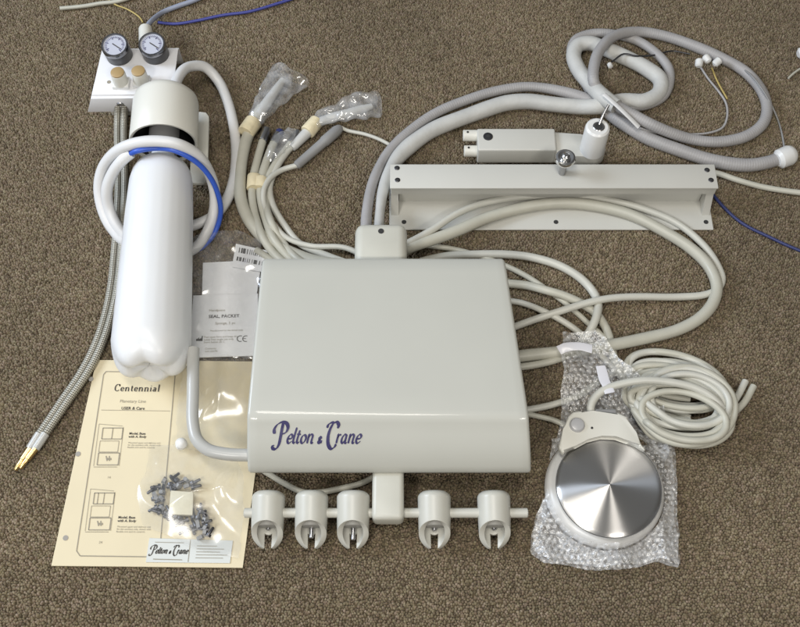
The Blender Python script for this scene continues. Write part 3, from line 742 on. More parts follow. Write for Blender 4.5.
for ox, oy in ((0, 0), (-11, 84)):
    page_text('Model, Base\nwith A. Body', 129 + ox, 434.5 + oy, .0040, INK, .0001)
    page_text('Mounted upper and delivery unit\nfor the assistant side, shown with\nflexible arm and its controls', 128 + ox, 443.5 + oy, .0029, INKGREY)
page_text('14', 107, 478.5, .004, INKGREY); page_text('24', 98.5, 543.5, .004, INKGREY)
for px, py in ((91, 379), (78, 454), (65.5, 538)):
    bm = bmesh.new(); lathe(bm, pm(px, py) - V((0, 0, .0002)), V((0, 0, 1)), [(0, .0031), (.0002, .0031)], 18); obj('punched_hole', bm, mat('hole_grey', (.33, .31, .28), .8), man)

# label card with the same logo
lc = thing('label_card', at(190, 550, zman), 'small pale label card with script lettering at the foot of the manual', 'label')
zc2 = zman + .0012
bm = bmesh.new(); prism(bm, [V((p.x, p.y, zman + .0002)) for p in (at(146, 562.5, zman), at(230, 563.5, zman), at(233, 541, zman), at(149.5, 538.5, zman))], (0, 0, .0009)); obj('card', bm, CARD, lc)
def pc(px, py): p = at(px, py, zc2); return V((p.x, p.y, zc2 + .0003))
S, LW2 = logo_strokes(); sc = .0415 / LW2; o0 = pc(151, 553.5); bm = bmesh.new()
ink(bm, S, lambda x, y: o0 + exu * (x * sc) + eyu * (y * sc), .14, .42, math.radians(35)); obj('lettering', bm, INK, lc, calc=False)
bm = bmesh.new(); line(bm, pc(190.5, 540), pc(188, 562), .0007); line(bm, pc(155, 542.3), pc(184, 543), .0006); line(bm, pc(153, 559.3), pc(182, 560), .0009)
for k in range(5): line(bm, pc(197 - k * .4, 546 + k * 3), pc(197 + 20 + (k * 7) % 11, 546.3 + k * 3), .0006)
obj('small_print', bm, INKGREY, lc, calc=False)

# cream foam block and loose screws in the clear bag
fb = bmesh.new(); prism(fb, [V((p.x, p.y, .008)) for p in (at(169, 515, .011), at(193, 516, .011), at(194, 493, .011), at(171, 491, .011))], (0, 0, .006), .001); tag(obj('foam_block', fb, CREAM), 'small square cream block among the loose screws in the clear bag', 'block')
def screw_bm(kind):
    bm = bmesh.new()
    if kind == 0:
        lathe(bm, V((0, 0, 0)), V((1, 0, 0)), [(0, .0034), (.0030, .0034), (.0032, .0017), (.011, .0017), (.012, .0010)], 12)
    else:
        lathe(bm, V((0, 0, 0)), V((1, 0, 0)), [(0, .0042), (.0040, .0042), (.0041, .0022), (.0005, .0022)], 6)
    return bm
protos = []
spots = [(161, 487), (166, 482), (172, 480), (178, 481), (184, 482), (188, 480), (191, 484), (157, 494), (162, 494), (154, 500), (159, 501), (164, 499), (157, 507), (163, 506), (166, 511), (161, 513), (168, 517), (174, 520), (180, 519), (176, 524), (184, 522), (189, 520), (186, 527), (193, 524), (192, 531), (198, 528), (203, 523), (205, 517), (207, 521), (201, 514), (208, 526), (204, 532), (207, 536), (197, 519), (199, 535), (191, 488), (168, 486), (180, 486), (156, 488), (160, 504), (163, 490), (170, 484), (175, 484), (187, 485), (172, 513), (177, 516), (183, 526), (189, 530), (197, 527), (204, 527), (206, 513), (209, 531), (199, 522), (193, 519), (164, 515), (157, 497)]
for i, (px, py) in enumerate(spots):
    k = 1 if i % 3 == 1 else 0
    if len(protos) < 2 and i < 2:
        o = obj('hex_nut' if k else 'screw', screw_bm(k), (GREYPART if k else DARKSTEEL), origin=(0, 0, 0)); protos.append(o)
    else:
        o = protos[k].copy(); COL.objects.link(o)
    p = at(px + random.uniform(-1, 1), py + random.uniform(-1, 1), .0085); o.location = p; o.rotation_euler = (random.uniform(0, 6), random.uniform(-.3, .3), random.uniform(0, 6.28))
    if k: tag(o, 'small steel nut in the loose heap around the cream block', 'nut', 'loose nuts in the clear bag')
    else: tag(o, 'small dark screw in the loose heap around the cream block', 'screw', 'loose screws in the clear bag')

# clear bags
def inside(poly, x, y):
    r = False; n = len(poly)
    for i in range(n):
        (x1, y1), (x2, y2) = poly[i], poly[(i + 1) % n]
        if (y1 > y) != (y2 > y) and x < (x2 - x1) * (y - y1) / (y2 - y1) + x1: r = not r
    return r
def sheet_bm(poly, zf, n=90, hole=None):
    """wrinkled film whose outline lies over the given ground outline"""
    P = [at(px, py, 0) for px, py in poly]; xs = [p.x for p in P]; ys = [p.y for p in P]; pp = [(p.x, p.y) for p in P]
    x0, x1, y0, y1 = min(xs), max(xs), min(ys), max(ys); st = max(x1 - x0, y1 - y0) / n
    nx, ny = int((x1 - x0) / st) + 1, int((y1 - y0) / st) + 1
    bm = bmesh.new(); grid = {}
    def vert(i, j):
        if (i, j) not in grid:
            x, y = x0 + i * st, y0 + j * st; grid[(i, j)] = bm.verts.new((x, y, zf(x, y)))
        return grid[(i, j)]
    for i in range(nx):
        for j in range(ny):
            cx, cy = x0 + (i + .5) * st, y0 + (j + .5) * st
            if not inside(pp, cx + noise.noise(V((cx * 40, cy * 40, 5))) * .004, cy + noise.noise(V((cx * 40, cy * 40, 9))) * .004): continue
            if hole and hole(cx, cy): continue
            bm.faces.new((vert(i, j), vert(i + 1, j), vert(i + 1, j + 1), vert(i, j + 1)))
    # pull the stepped rim smooth
    rim = [v for v in bm.verts if any(len(e.link_faces) == 1 for e in v.link_edges)]
    for _ in range(4):
        new = {}
        for v in rim:
            nb = [e.other_vert(v) for e in v.link_edges if len(e.link_faces) == 1]
            if len(nb) == 2: new[v] = (v.co * 2 + nb[0].co + nb[1].co) / 4
        for v, c_ in new.items(): v.co = c_
    return bm
def ridge(x, y, s, seed): return 1 - abs(noise.noise(V((x * s, y * s * .8, seed)))) * 2
cs = at(180, 505)
def fold(x, y, px, py, wx, sg=.018, slope=.25, tw=0.0):
    """one soft fold whose near flank leans towards the viewer side"""
    c_ = at(px, py, .008); dx, dy = x - c_.x, y - c_.y - sg + (x - c_.x) * tw
    return slope * sg / .607 * math.exp(-dy * dy / (2 * sg * sg)) * math.exp(-(dx / wx) ** 4)
def zbag(x, y):
    d = math.hypot((x - cs.x) / .045, (y - cs.y) / .045)
    return .0062 + fold(x, y, 236, 518, .018, .012, .27, .5) + fold(x, y, 227, 490, .010, .010, .26, -1.0) + fold(x, y, 165, 468, .014, .007, .25) + .010 * math.exp(-d * d) + .010 * max(0, ridge(x, y, 13, 3.1) - .3) ** 1.3 + .0022 * noise.noise(V((x * 34, y * 34, 1)))
bm = sheet_bm([(150, 462), (152, 445), (183, 449), (240, 462), (243, 478), (245, 500), (243, 540), (240, 562), (212, 556), (170, 540), (144, 528), (140, 498)], zbag, 110)
tag(obj('clear_bag', bm, CLEARBAG, sharp=180), 'crinkled clear plastic bag of loose screws on the foot of the manual', 'plastic bag')
def zbag2(x, y): return .0065 + fold(x, y, 232, 404, .024, .017, .26, -.12) + fold(x, y, 208, 414, .010, .008, .27, -.8) + .011 * max(0, ridge(x, y, 11, 8.3) - .25) ** 1.3 + .002 * noise.noise(V((x * 30, y * 30, 4)))
bm = sheet_bm([(186, 362), (262, 360), (262, 452), (243, 462), (205, 458), (176, 450), (180, 400)], zbag2, 100)
tag(obj('clear_bag', bm, CLEARBAG, sharp=180), 'empty clear plastic bag lying between the side handle and the cover', 'plastic bag')
pp = at(180, 445, .014)
bm = bmesh.new(); lathe(bm, V((pp.x, pp.y, .010)), V((.3, .2, 1)), [(0, .004), (.002, .0065), (.007, .0072), (.011, .005), (.0125, .002)], 20)
tag(obj('plug', bm, WHITE), 'small white plastic plug beside the bend of the side handle', 'plug')

# packets beside the bottle
def leaf(name, poly, z, th, m, label=None, cat='packet', parent=None):
    bm = bmesh.new(); prism(bm, [V((p.x, p.y, z)) for p in (at(a, b, z) for a, b in poly)], (0, 0, th))
    o = obj(name, bm, m, parent)
    if label: tag(o, label, cat)
    return o
leaf('paper_leaflet', [(202, 302), (256, 300), (262, 260), (203, 263)], .004, .0008, WPAPER, 'plain white folded leaflet above the printed packet, left of the cover', 'leaflet')
pk = thing('printed_packet', at(222, 328), 'white printed packet with black heading and certification mark, next to the bottle', 'packet')
leaf('sheet', [(189, 358), (257, 356), (258, 294), (193.5, 296)], .0062, .0014, WPAPER, parent=pk)
zk = .0082
def pk_at(px, py): p = at(px, py, zk); return V((p.x, p.y, zk))
def pk_text(txt, px, py, size, m, bold=0.0, nm='print'):
    o0 = pk_at(px, py); return obj(nm, text_bm(txt, size, lambda x, y: o0 + V((1, .03, 0)) * x + V((-.04, 1, 0)) * y, bold), m, pk, calc=False)
pk_text('Handpiece', 209, 311.5, .0048, INKGREY); pk_text('SEAL, PACKET', 208.5, 318, .0062, INK, .00012); pk_text('Sponge, 5 pc', 215, 324.5, .0050, INKGREY)
pk_text('Manufactured for the dental trade', 210, 331.5, .0030, INKGREY); pk_text('Peel open here and keep dry\nLatex free single use only\nStore below 25 C', 204, 338, .0036, INKGREY)
pk_text('Contents\nnon sterile', 205, 349.5, .0036, INKGREY)
def ce_bm():
    bm = bmesh.new(); o0 = pk_at(237, 341.5)
    for ox, bar in ((0, 0), (.0068, 1)):
        s = [(ox + .0040 + .0040 * math.cos(math.radians(a)), .0040 + .0040 * math.sin(math.radians(a))) for a in range(65, 296, 10)]
        ink(bm, [s], lambda x, y: o0 + V((x, y, 0)), .0009, .0010, 0)
        if bar: ink(bm, [[(ox + .0002, .004), (ox + .002, .004), (ox + .0044, .004)]], lambda x, y: o0 + V((x, y, 0)), .0009, .0010, 0)
    return bm
obj('certification_mark', ce_bm(), INK, pk, calc=False)
bm = bmesh.new(); o0 = pk_at(196, 341)
for pts in ([(0, 0), (.008, 0), (.008, .003), (0, .003)], [(.0015, .003), (.0035, .005), (.0035, .003)], [(.0045, .003), (.0062, .0045), (.0062, .003)], [(.0066, .003), (.008, .003), (.008, .007), (.0066, .007)]):
    bm.faces.new([bm.verts.new(o0 + V((a, b, 0))) for a, b in pts])
obj('factory_mark', bm, INK, pk, calc=False)
bc = thing('barcode_label', at(250, 258), 'white barcode label sticking out from under the back corner of the cover', 'label')
leaf('sticker', [(232, 267), (262, 272), (268, 251), (236, 244)], .0075, .0008, WPAPER, parent=bc)
bm = bmesh.new(); zl = .0087
for (ax_, ay_, bx_, by_, hh) in ((239, 252.5, 262, 257, 5), (237, 260.5, 262, 265.5, 4)):
    k = 0.0
    while k < 1:
        w = random.choice((.0008, .0012, .002)); p = at(ax_ + (bx_ - ax_) * k, ay_ + (by_ - ay_) * k, zl); q = at(ax_ + (bx_ - ax_) * k + .8, ay_ + (by_ - ay_) * k - hh, zl)
        line(bm, p, q, w); k += random.choice((.05, .08, .11))
obj('barcode', bm, INK, bc, calc=False)
def zbag3(x, y): return .0115 + .006 * max(0, ridge(x, y, 24, 2.2) - .4) + .0015 * noise.noise(V((x * 60, y * 60, 7)))
bm = sheet_bm([(190, 246), (206, 236), (238, 236), (262, 246), (264, 300), (262, 361), (190, 364), (188, 310)], zbag3, 90)
tag(obj('clear_bag', bm, HAZYBAG, sharp=180), 'hazy flat plastic bag over the white packets between bottle and cover', 'plastic bag')

# ------------------------------------------------------------------ handpiece hoses behind, on the left
GH = 'handpiece hoses behind the cover'
def tape_bm(p, d, r, w): bm = bmesh.new(); lathe(bm, p - d * w / 2, d, [(0, r * .96), (.001, r), (w * .5, r * 1.04), (w - .001, r), (w, r * .96)], 24); return bm
def band(name, a, b, r, m, parent, za, zb_=None):
    A_, B_ = at(a[0], a[1], za), at(b[0], b[1], zb_ or za); bm = bmesh.new(); L_ = (B_ - A_).length
    lathe(bm, A_, B_ - A_, [(0, r * .95), (.001, r), (L_ - .001, r), (L_, r * .95)], 24)
    for v in bm.verts: v.co += noise.noise_vector(v.co * 130) * .0008
    return obj(name, bm, m, parent)
h1 = thing('handpiece_hose', at(245, 190), 'thick ivory hose at the far left of the bundle, taped into a clear sleeve', 'hose', GH)
obj('hose', tube_bm([(345, 266, .02), (310, 260, .012), (285, 250, .010), (263, 237), (248, 219), (240.5, 197), (240, 174), (243, 152), (247, 137), (254, 122, .012), (262, 108, .014)], .0083, wob=.001), TUBE, h1, sharp=60)
band('tape', (245.5, 133), (254, 121), .0120, TAPE, h1, .013)
a, b = at(258, 115, .016), at(283, 80, .016); bm = bmesh.new(); lathe(bm, a, b - a, [(0, .006), (.02, .0075), ((b - a).length * .7, .0062), ((b - a).length, .005)], 20); obj('handpiece', bm, PALEGREY, h1)
h2 = thing('handpiece_hose', at(262, 200), 'slim ivory hose taped to a twin, left one of the taped pair', 'hose', GH)
obj('hose', tube_bm([(300, 275, .016), (275, 255, .013), (262, 236, .016), (255, 215, .008), (252, 195), (253, 178), (257, 160), (261, 146), (265, 133)], .0056), TUBE, h2, sharp=60)
band('tape', (253.5, 189), (254.5, 176), .0095, TAPE, h2, .009)
band('ferrule', (262.5, 141), (267, 129), .0064, STEEL, h2, .0075)
h3 = thing('handpiece_hose', at(270, 200), 'slim ivory hose taped to a twin, right one of the taped pair', 'hose', GH)
obj('hose', tube_bm([(305, 272, .010), (286, 255, .013), (273, 238, .016), (266, 220, .008), (261, 198), (261, 180), (266, 162), (272, 147), (279, 133)], .0058), TUBE, h3, sharp=60)
band('tape', (260, 189), (261.5, 179), .0098, TAPE, h3, .009)
band('ferrule', (274, 143), (278.5, 134), .0066, STEEL, h3, .0078)
p, q = at(278, 136, .008), at(282, 128, .008); bm = bmesh.new(); lathe(bm, p, q - p, [(0, .0062), (.008, .0062), (.010, .005)], 18); obj('blue_connector', bm, NAVY, h3)
h4 = thing('handpiece_hose', at(290, 210), 'thin pale hose curving up to a taped clear sleeve on the right of the bundle', 'hose', GH)
obj('hose', tube_bm([(360, 268, .012), (325, 255, .008), (300, 244, .007), (285, 226), (273, 205), (269.5, 188), (274, 172), (285, 154), (298, 140), (312, 127.5, .009), (325, 118, .012)], .0048), TUBE2, h4, sharp=60)
band('tape', (307, 132.5), (317, 121), .0105, TAPE, h4, .0115)
bm = bmesh.new(); a, b = at(292, 148, .008), at(312, 127.5, .011); lathe(bm, a, b - a, [(0, .0050), (.004, .0062), ((b - a).length, .0082)], 20); obj('strain_relief', bm, PALEGREY, h4)
a, b = at(318, 122, .014), at(372, 106, .014); bm = bmesh.new(); lathe(bm, a, b - a, [(0, .006), (.02, .0072), ((b - a).length * .8, .006), ((b - a).length, .004)], 20); obj('handpiece', bm, PALEGREY, h4)
h5 = thing('air_water_syringe', at(320, 145), 'grey cylindrical handpiece with thin pale leads at both ends', 'handpiece')
obj('hose', tube_bm([(375, 262, .012), (345, 248, .013), (310, 246, .013), (287, 238, .012), (272, 222, .014), (264.5, 205, .012), (264, 190, .015), (270, 178, .013), (282, 170, .008), (298, 165, .009)], .0038), TUBE2, h5, sharp=60)
a, b = at(296, 166, .010), at(341, 127, .010); bm = bmesh.new(); L_ = (b - a).length; lathe(bm, a, b - a, [(0, .004), (.002, .0062), (L_ * .6, .0068), (L_ * .62, .0078), (L_ * .9, .0078), (L_ * .97, .006), (L_, .004)], 24); obj('body', bm, GREYPART, h5)
obj('lead', tube_bm([(341, 127, .010), (347, 130, .007), (365, 134, .005), (381, 140, .005), (397, 149, .004)], .0026), TUBE2, h5, sharp=60)
tube('handpiece_hose', [(256, 250), (268, 258), (284, 268), (300, 276)], .0052, TUBE, 'short ivory hose end lowest in the bundle, just behind the barcode label', 'hose', GH)
h6 = thing('handpiece_hose', at(285, 160), 'ivory hose with a dull metal end, between the taped pair and the thin pale hose', 'hose', GH)
obj('hose', tube_bm([(318, 270, .014), (296, 258, .018), (281, 240, .010), (271, 222, .018), (266, 200), (268, 178), (277, 161), (286, 149), (293, 140)], .0050), TUBE, h6, sharp=60)
band('ferrule', (291, 143), (299, 132.5), .0062, STEEL, h6, .0072)
def bag_sleeve(pts, radii, label, seed):
    P = catmull([at(*p) for p in pts], .0025); n = len(P); bm = bmesh.new()
    def rad(t):
        k = t * (len(radii) - 1); i = min(int(k), len(radii) - 2); return radii[i] + (radii[i + 1] - radii[i]) * (k - i)
    sweep(bm, P, rad, 40, flat=(1, .42))
    for v in bm.verts:
        v.co += V((noise.noise(v.co * 70 + V((seed, 0, 0))), noise.noise(v.co * 70 + V((0, seed, 0))), noise.noise(v.co * 70))) * .0045
        v.co.z = max(.0015, v.co.z)
    for f in [f for f in bm.faces if len(f.verts) > 6]: bm.faces.remove(f)
    tag(obj('plastic_sleeve', bm, SLEEVEBAG, sharp=180), label, 'plastic sleeve')
bag_sleeve([(252, 125, .015), (260, 112, .017), (270, 98, .017), (280, 86, .016), (291, 74, .015)], [.011, .016, .020, .026, .034], 'clear plastic sleeve over the thick left hose, pointing up the carpet', 2)
bag_sleeve([(314, 124, .014), (328, 116, .016), (345, 110, .017), (362, 105, .017), (380, 103, .015)], [.010, .014, .018, .024, .020], 'clear plastic sleeve over the thin right hose, lying sideways', 6)

# ------------------------------------------------------------------ umbilical hoses up to the coil
gh = thing('umbilical_hose', at(420, 130), 'thick grey umbilical hose arching from the neck to a white end plug', 'hose', 'umbilical hoses')
obj('hose', tube_bm([(368, 258, .05), (366, 232, .048), (366.5, 212, .040), (370, 192, .030), (377.5, 172, .022), (389, 152, .012), (409, 131, .009), (436, 113), (465, 100), (495, 91), (525, 86.5), (552, 89), (578, 96), (598, 105, .008), (620, 121, .010), (648, 138), (682, 151), (716, 161.5), (748, 165), (768, 162), (782, 157)], lambda t: .0070 + .0022 * min(1, max(0, t - .55) * 8), wob=.0012, seg=18), GREYTUBE, gh, sharp=60)
a, b = at(777, 160, .011), at(797, 152, .012); bm = bmesh.new(); lathe(bm, a, b - a, [(0, .009), (.004, .0135), (.018, .0145), (.024, .0125), (.028, .008)], 24); obj('end_plug', bm, WHITE, gh)
wh2 = thing('umbilical_hose', at(440, 130), 'thick white sleeved umbilical hose beside the grey one, leading into the coil', 'hose', 'umbilical hoses')
obj('sleeve', tube_bm([(379, 258, .05), (378.5, 232, .048), (379.5, 212, .038), (382.5, 192, .030), (389, 174, .022), (401, 154, .015), (425, 134, .012), (456, 120), (488, 108.5), (508, 102.5), (528, 101), (552, 104), (578, 106.5), (598, 106, .020), (622, 101, .012), (645, 101), (659, 93), (660, 80), (647, 69), (626, 58), (606, 49, .012), (590, 43, .012), (578, 45, .012), (574, 55, .012), (579, 70, .013), (590, 84, .020), (604, 97, .032), (616, 106, .034)], lambda t: .0064 + .0046 * min(1, max(0, t - .09) * 7), wob=.0016, seg=18), SLEEVE, wh2, sharp=60)
obj('inner_hose', tube_bm([(612, 103, .034), (628, 112, .032), (655, 126, .026), (688, 138, .012), (718, 142), (746, 136), (763, 123), (767, 108), (762, 91), (747, 73), (724, 59), (695, 46), (664, 35.5), (636, 31.5, .014), (613, 37, .026), (599, 52, .034), (594, 68, .036), (594, 82, .034), (600, 93, .018)], .0078, seg=18), GREYTUBE, wh2, sharp=60)
tube('grey_hose', [(590, 92, .008), (578, 70, .008), (571, 52, .009), (575, 40, .009), (590, 34), (612, 34), (636, 40), (655, 52), (668, 68), (669, 84), (663, 97), (650, 104, .007), (632, 107, .007), (612, 104, .007)], .0068, GREYTUBE, 'short grey hose loop tucked beneath the white sleeved loop', 'hose')
bm = bmesh.new(); sweep(bm, catmull([at(604, 94, .048), at(612, 101, .047), at(624, 112, .042), at(639, 127, .030)], .004), .0034, 10, flat=(1, .4)); tag(obj('cable_tie', bm, mat('tie_grey', (.66, .66, .66), .4)), 'pale flat strap lying over the crossing of the coiled hoses', 'strap')
bag_sleeve([(268, 160, .012), (276, 148, .013), (285, 139, .013), (293, 130, .010)], [.006, .013, .015, .008], 'small crinkled clear wrap round the hose ends between the two sleeves', 4)
# wires and connectors near the coil
wg = 'thin wires by the coil'
wl = thing('wire_lead', at(715, 90), 'thin grey wire pair ending in three white connectors inside the coil', 'wire')
obj('wire', tube_bm([(700, 66), (708, 78), (719, 92), (726, 104), (727, 118), (722, 128), (708, 133), (685, 134), (660, 133, .012), (640, 128, .02)], .0016), GREYTUBE, wl, sharp=60)
obj('wire', tube_bm([(712, 68), (716, 78), (722, 90), (727, 99)], .0013), YELLOW, wl, sharp=60)
for px, py, r in ((699, 63, .2), (707, 59, -.5), (717, 62, .9)):
    p = at(px, py, .020); bm = bmesh.new(); x, y, d = frame_of(V((math.sin(r), math.cos(r), .2))); lathe(bm, p - d * .006, d, [(0, .0030), (.002, .0055), (.010, .0058), (.012, .0042)], 12)
    obj('connector', bm, WHITE, wl)
tube('thin_wire', [(612, 62, .024), (624, 54, .026), (636, 56, .024), (655, 55, .010), (672, 51, .005), (690, 54, .005)], .0013, DARKSTEEL, 'thin dark wire crossing the white sleeved loop', 'wire', wg)
p = at(609, 63, .005); bm = bmesh.new(); lathe(bm, p, V((.2, -1, .1)), [(0, .002), (.002, .0036), (.008, .0036), (.009, .002)], 12); tag(obj('clip', bm, WHITE), 'tiny white clip on the carpet inside the white loop', 'clip')
tube('thin_wire', [(742, 68, .012), (752, 76, .0195), (764, 92, .0205), (772, 106, .012), (778, 120), (783, 140), (785, 156)], .0013, GREYPART, 'thin grey wire leaving the outside of the big loop toward the end plug', 'wire', wg)
tube('flat_tube', [(700, 172), (716, 173), (738, 180), (765, 187.5), (800, 192.5), (830, 194)], .0040, TUBE, 'tan grey tube running from the bracket end off the right edge', 'tube')
tube('navy_cable', [(703, 182, .004), (716, 200), (730, 213), (748, 226), (772, 238), (800, 250), (830, 262)], .0021, NAVY, 'thin navy cable from the end of the bracket to the right edge', 'cable', wob=.003)
p = at(798, 54, .008); bm = bmesh.new(); lathe(bm, p, V((1, .25, .1)), [(0, .005), (.003, .0085), (.016, .0085), (.02, .005)], 18); tag(obj('connector', bm, WHITE), 'white connector lying alone at the upper right edge', 'connector')
tube('thin_wire', [(788, 78), (795, 72), (805, 66)], .0016, TUBE, 'short pale wire end by the lone white connector', 'wire', wg)
# cables at the upper left
tube('navy_cable', [(158, 22), (175, 24), (200, 20), (225, 15), (250, 11), (280, 3), (310, -8)], .0022, mat('blue_cable', (.05, .06, .28), .45), 'thin blue cable running from behind the gauges off the top edge', 'cable', wob=.002)
tube('grey_cable', [(145.5, 30, .035), (150, 22, .026), (163, 12, .006), (178, 6), (195, 0), (215, -10)], .0036, STEELBLUE, 'grey blue cable plugged into the fitting behind the gauges', 'cable')
tube('yellow_wire', [(105, -4), (115, 4), (128, 9), (140, 17), (143, 22)], .0012, YELLOW, 'thin yellowish wire behind the gauge panel at the top edge', 'wire')
tube('pale_tube', [(60, 8), (85, 5.5), (100, 3), (118, 1), (140, -6)], .0030, TUBE, 'pale tube crossing the top edge above the gauge panel', 'tube')

# ------------------------------------------------------------------ tubes on the right
GT = 'ivory tubes around the right side of the cover'
tube('loop_tube', [(385, 252, .032), (408, 243, .030), (432, 230, .026), (455, 215, .022), (485, 203, .013), (520, 197, .010), (560, 195.5, .009), (600, 198.5, .010), (640, 208, .010), (675, 222, .007), (703, 245), (718, 266), (722.5, 280), (718, 289), (704, 295), (680, 297), (640, 296.5, .012), (600, 300, .018), (560, 311, .014), (530, 321), (500, 332)], .0047, TUBE2, 'slim ivory tube in the widest loop across the bracket and back under the cover', 'tube', GT)
tube('loop_hose', [(385, 262, .028), (410, 248, .026), (435, 239, .022), (462, 229, .018), (490, 217, .013), (520, 208, .011), (555, 203, .011), (590, 205, .011), (625, 213, .011), (660, 229, .009), (690, 248), (710, 268), (717, 286), (713, 303), (700, 318), (680, 329), (650, 337), (615, 344.5, .014), (580, 350, .014), (550, 353), (520, 356), (495, 359)], .0076, TUBE, 'thick ivory hose in the wide loop across the bracket, ending under the cover', 'hose', GT)
tube('side_tube', [(420, 262), (445, 256.5), (470, 254.5), (506, 254.5), (533, 257.5), (559, 265.5), (580, 277.5), (592, 290), (598, 303, .011), (596.5, 316, .016), (591, 329, .013), (584, 340), (575, 352, .004)], .0055, TUBE2, 'ivory tube arching from behind the cover and down to the bubble wrap', 'tube', GT)
tube('side_tube', [(408, 244), (430, 246), (455, 249.5, .005), (480, 256, .0045), (506, 266), (524, 275), (545, 288.5, .006), (564, 302, .006), (578, 314.5), (591, 326.5), (602, 336), (612, 350)], .0036, TUBE, 'thinnest ivory tube running straight down beside the cover', 'tube', GT)
tube('side_tube', [(485, 281), (510, 283.5), (526, 285.5), (545, 290, .013), (564, 295.5, .012), (582, 304, .009), (596, 314), (604.5, 326), (610, 340), (614, 358), (622, 374), (636, 388, .004), (652, 396, .004)], .0055, TUBE, 'ivory tube leaving the side of the cover and bending down', 'tube', GT)
tube('side_tube', [(500, 369), (523, 366.5), (540, 364), (558, 359.5), (575, 352)], .0046, TUBE, 'short ivory tube just below the thick hose at the side of the cover', 'tube', GT)
tube('side_tube', [(508, 412), (532, 409), (557, 403.5), (578, 396), (597, 383), (615, 372)], .0042, TUBE2, 'ivory tube from the lower side of the cover running up under the bubble wrap', 'tube', GT)
tube('side_tube', [(508, 411), (533, 415.5), (556, 421), (570, 428)], .0034, TUBE, 'lowest ivory tube beside the cover, leading to the foot control', 'tube', GT)

tube('side_tube', [(262, 470), (285, 484), (303, 492), (322, 492), (343, 488), (362, 483), (385, 470), (400, 455)], .0036, TUBE, 'ivory tube sagging below the front edge of the cover, above the holders', 'tube', GT)
tube('side_tube', [(500, 300), (522, 303), (548, 313, .010), (570, 326, .009), (590, 342), (606, 360, .006), (628, 384, .004)], .0040, TUBE2, 'ivory tube fanning out from the middle of the side of the cover', 'tube', GT)
# coil of twin tubing
def coil_pts(off, seed, loops, z0, tail, head):
    rnd = random.Random(seed); P = list(head); n = 16
    for l, (cx, cy, a, b, rot) in enumerate(loops):
        for k in range(n):
            th = math.radians(200) - 2 * math.pi * k / n        # from the left, over the top, clockwise
            t = (l + k / n) / len(loops); nx = loops[min(l + 1, len(loops) - 1)]; f = k / n
            CX, CY, A_, B_ = (cx + (nx[0] - cx) * f, cy + (nx[1] - cy) * f, a + (nx[2] - a) * f, b + (nx[3] - b) * f)
            x = A_ * math.cos(th) * off; y = B_ * math.sin(th) * off
            r = math.radians(rot); P.append((CX + x * math.cos(r) + y * math.sin(r), CY + x * math.sin(r) - y * math.cos(r), z0 + t * .022 + rnd.uniform(0, .002)))
    return P + list(tail)
loopsA = [(672, 372, 44, 21, 14), (681, 386, 45, 22, 16), (677, 396, 50, 30, 12), (681, 417, 45, 21, 18), (685, 404, 44, 35, 8)]
tube('coiled_tube', coil_pts(1.0, 1, loopsA, .006, [(636, 402, .026), (650, 424, .020), (676, 436, .010), (705, 428, .006), (724, 413), (736, 398), (745.5, 381)], [(690, 424, .004), (655, 408, .004)]), .0042, TUBE2, 'ivory tube wound in the coil, its end the further left of two', 'tube', 'coiled tubes at the right')
tube('coiled_tube', coil_pts(1.10, 2, [(a + 1.5, b + 2, c, d, e) for a, b, c, d, e in loopsA], .006, [(634, 410, .026), (650, 434, .020), (680, 442, .010), (712, 430, .006), (732, 414), (744, 402), (753.5, 386)], [(695, 428, .004), (655, 414, .004)]), .0042, TUBE, 'ivory tube wound in the coil, its end the nearer right of two', 'tube', 'coiled tubes at the right')
tube('coiled_tube', coil_pts(.90, 5, [(a - 2, b + 7, c, d, e) for a, b, c, d, e in loopsA[:3]] + [(690, 400, 44, 28, 10)], .010, [(640, 398, .024), (650, 410, .012), (668, 418, .005), (690, 420, .004)], [(690, 418, .004), (655, 402, .004)]), .0042, TUBE2, 'ivory tube wound in the coil with both ends hidden', 'tube', 'coiled tubes at the right')

tube('coiled_tube', coil_pts(.97, 9, [(668, 380, 40, 16, 12), (684, 393, 45, 18, 18), (676, 404, 49, 19, 13), (684, 416, 45, 24, 14)], .014, [(644, 420, .022), (664, 432, .010), (690, 434, .005)], [(690, 400, .006), (650, 392, .008)]), .0042, TUBE, 'ivory tube wound flat across the open middle of the coil', 'tube', 'coiled tubes at the right')
# ------------------------------------------------------------------ foot control
zr = .016; rc = at(605, 488, zr); dc = at(609, 486, .031)
fc_ = thing('foot_control', (rc.x, rc.y, 0), 'round steel foot control disc in a white ring, sitting in bubble wrap', 'foot control')
bm = bmesh.new(); Ro = .0685
lathe(bm, V((rc.x, rc.y, .002)), V((0, 0, 1)), [(0, Ro - .003), (.003, Ro), (.010, Ro + .0005), (.016, Ro - .003), (.019, Ro - .008), (.019, .05)], 72)
obj('base_ring', bm, WHITE, fc_)
Rd = .0605
bm = bmesh.new(); lathe(bm, V((dc.x, dc.y, .020)), V((0, 0, 1)), [(0, Rd - .006), (.001, Rd - .001), (.006, Rd), (.0095, Rd)], 96); obj('disc_rim', bm, CHROME, fc_)
bm = bmesh.new(); lathe(bm, V((0, 0, 0)), V((0, 0, 1)), [(.0085, Rd - .0004), (.0098, Rd - .0012), (.0108, Rd - .006)] + [(.0108 + .0060 * (1 - k / 14), (Rd - .006) * k / 14 + .0002) for k in range(13, -1, -1)], 128, caps=False)
bmesh.ops.translate(bm, verts=bm.verts[:], vec=V((dc.x, dc.y, .020)))
disc = obj('steel_disc', bm, TURNED, fc_, sharp=60)
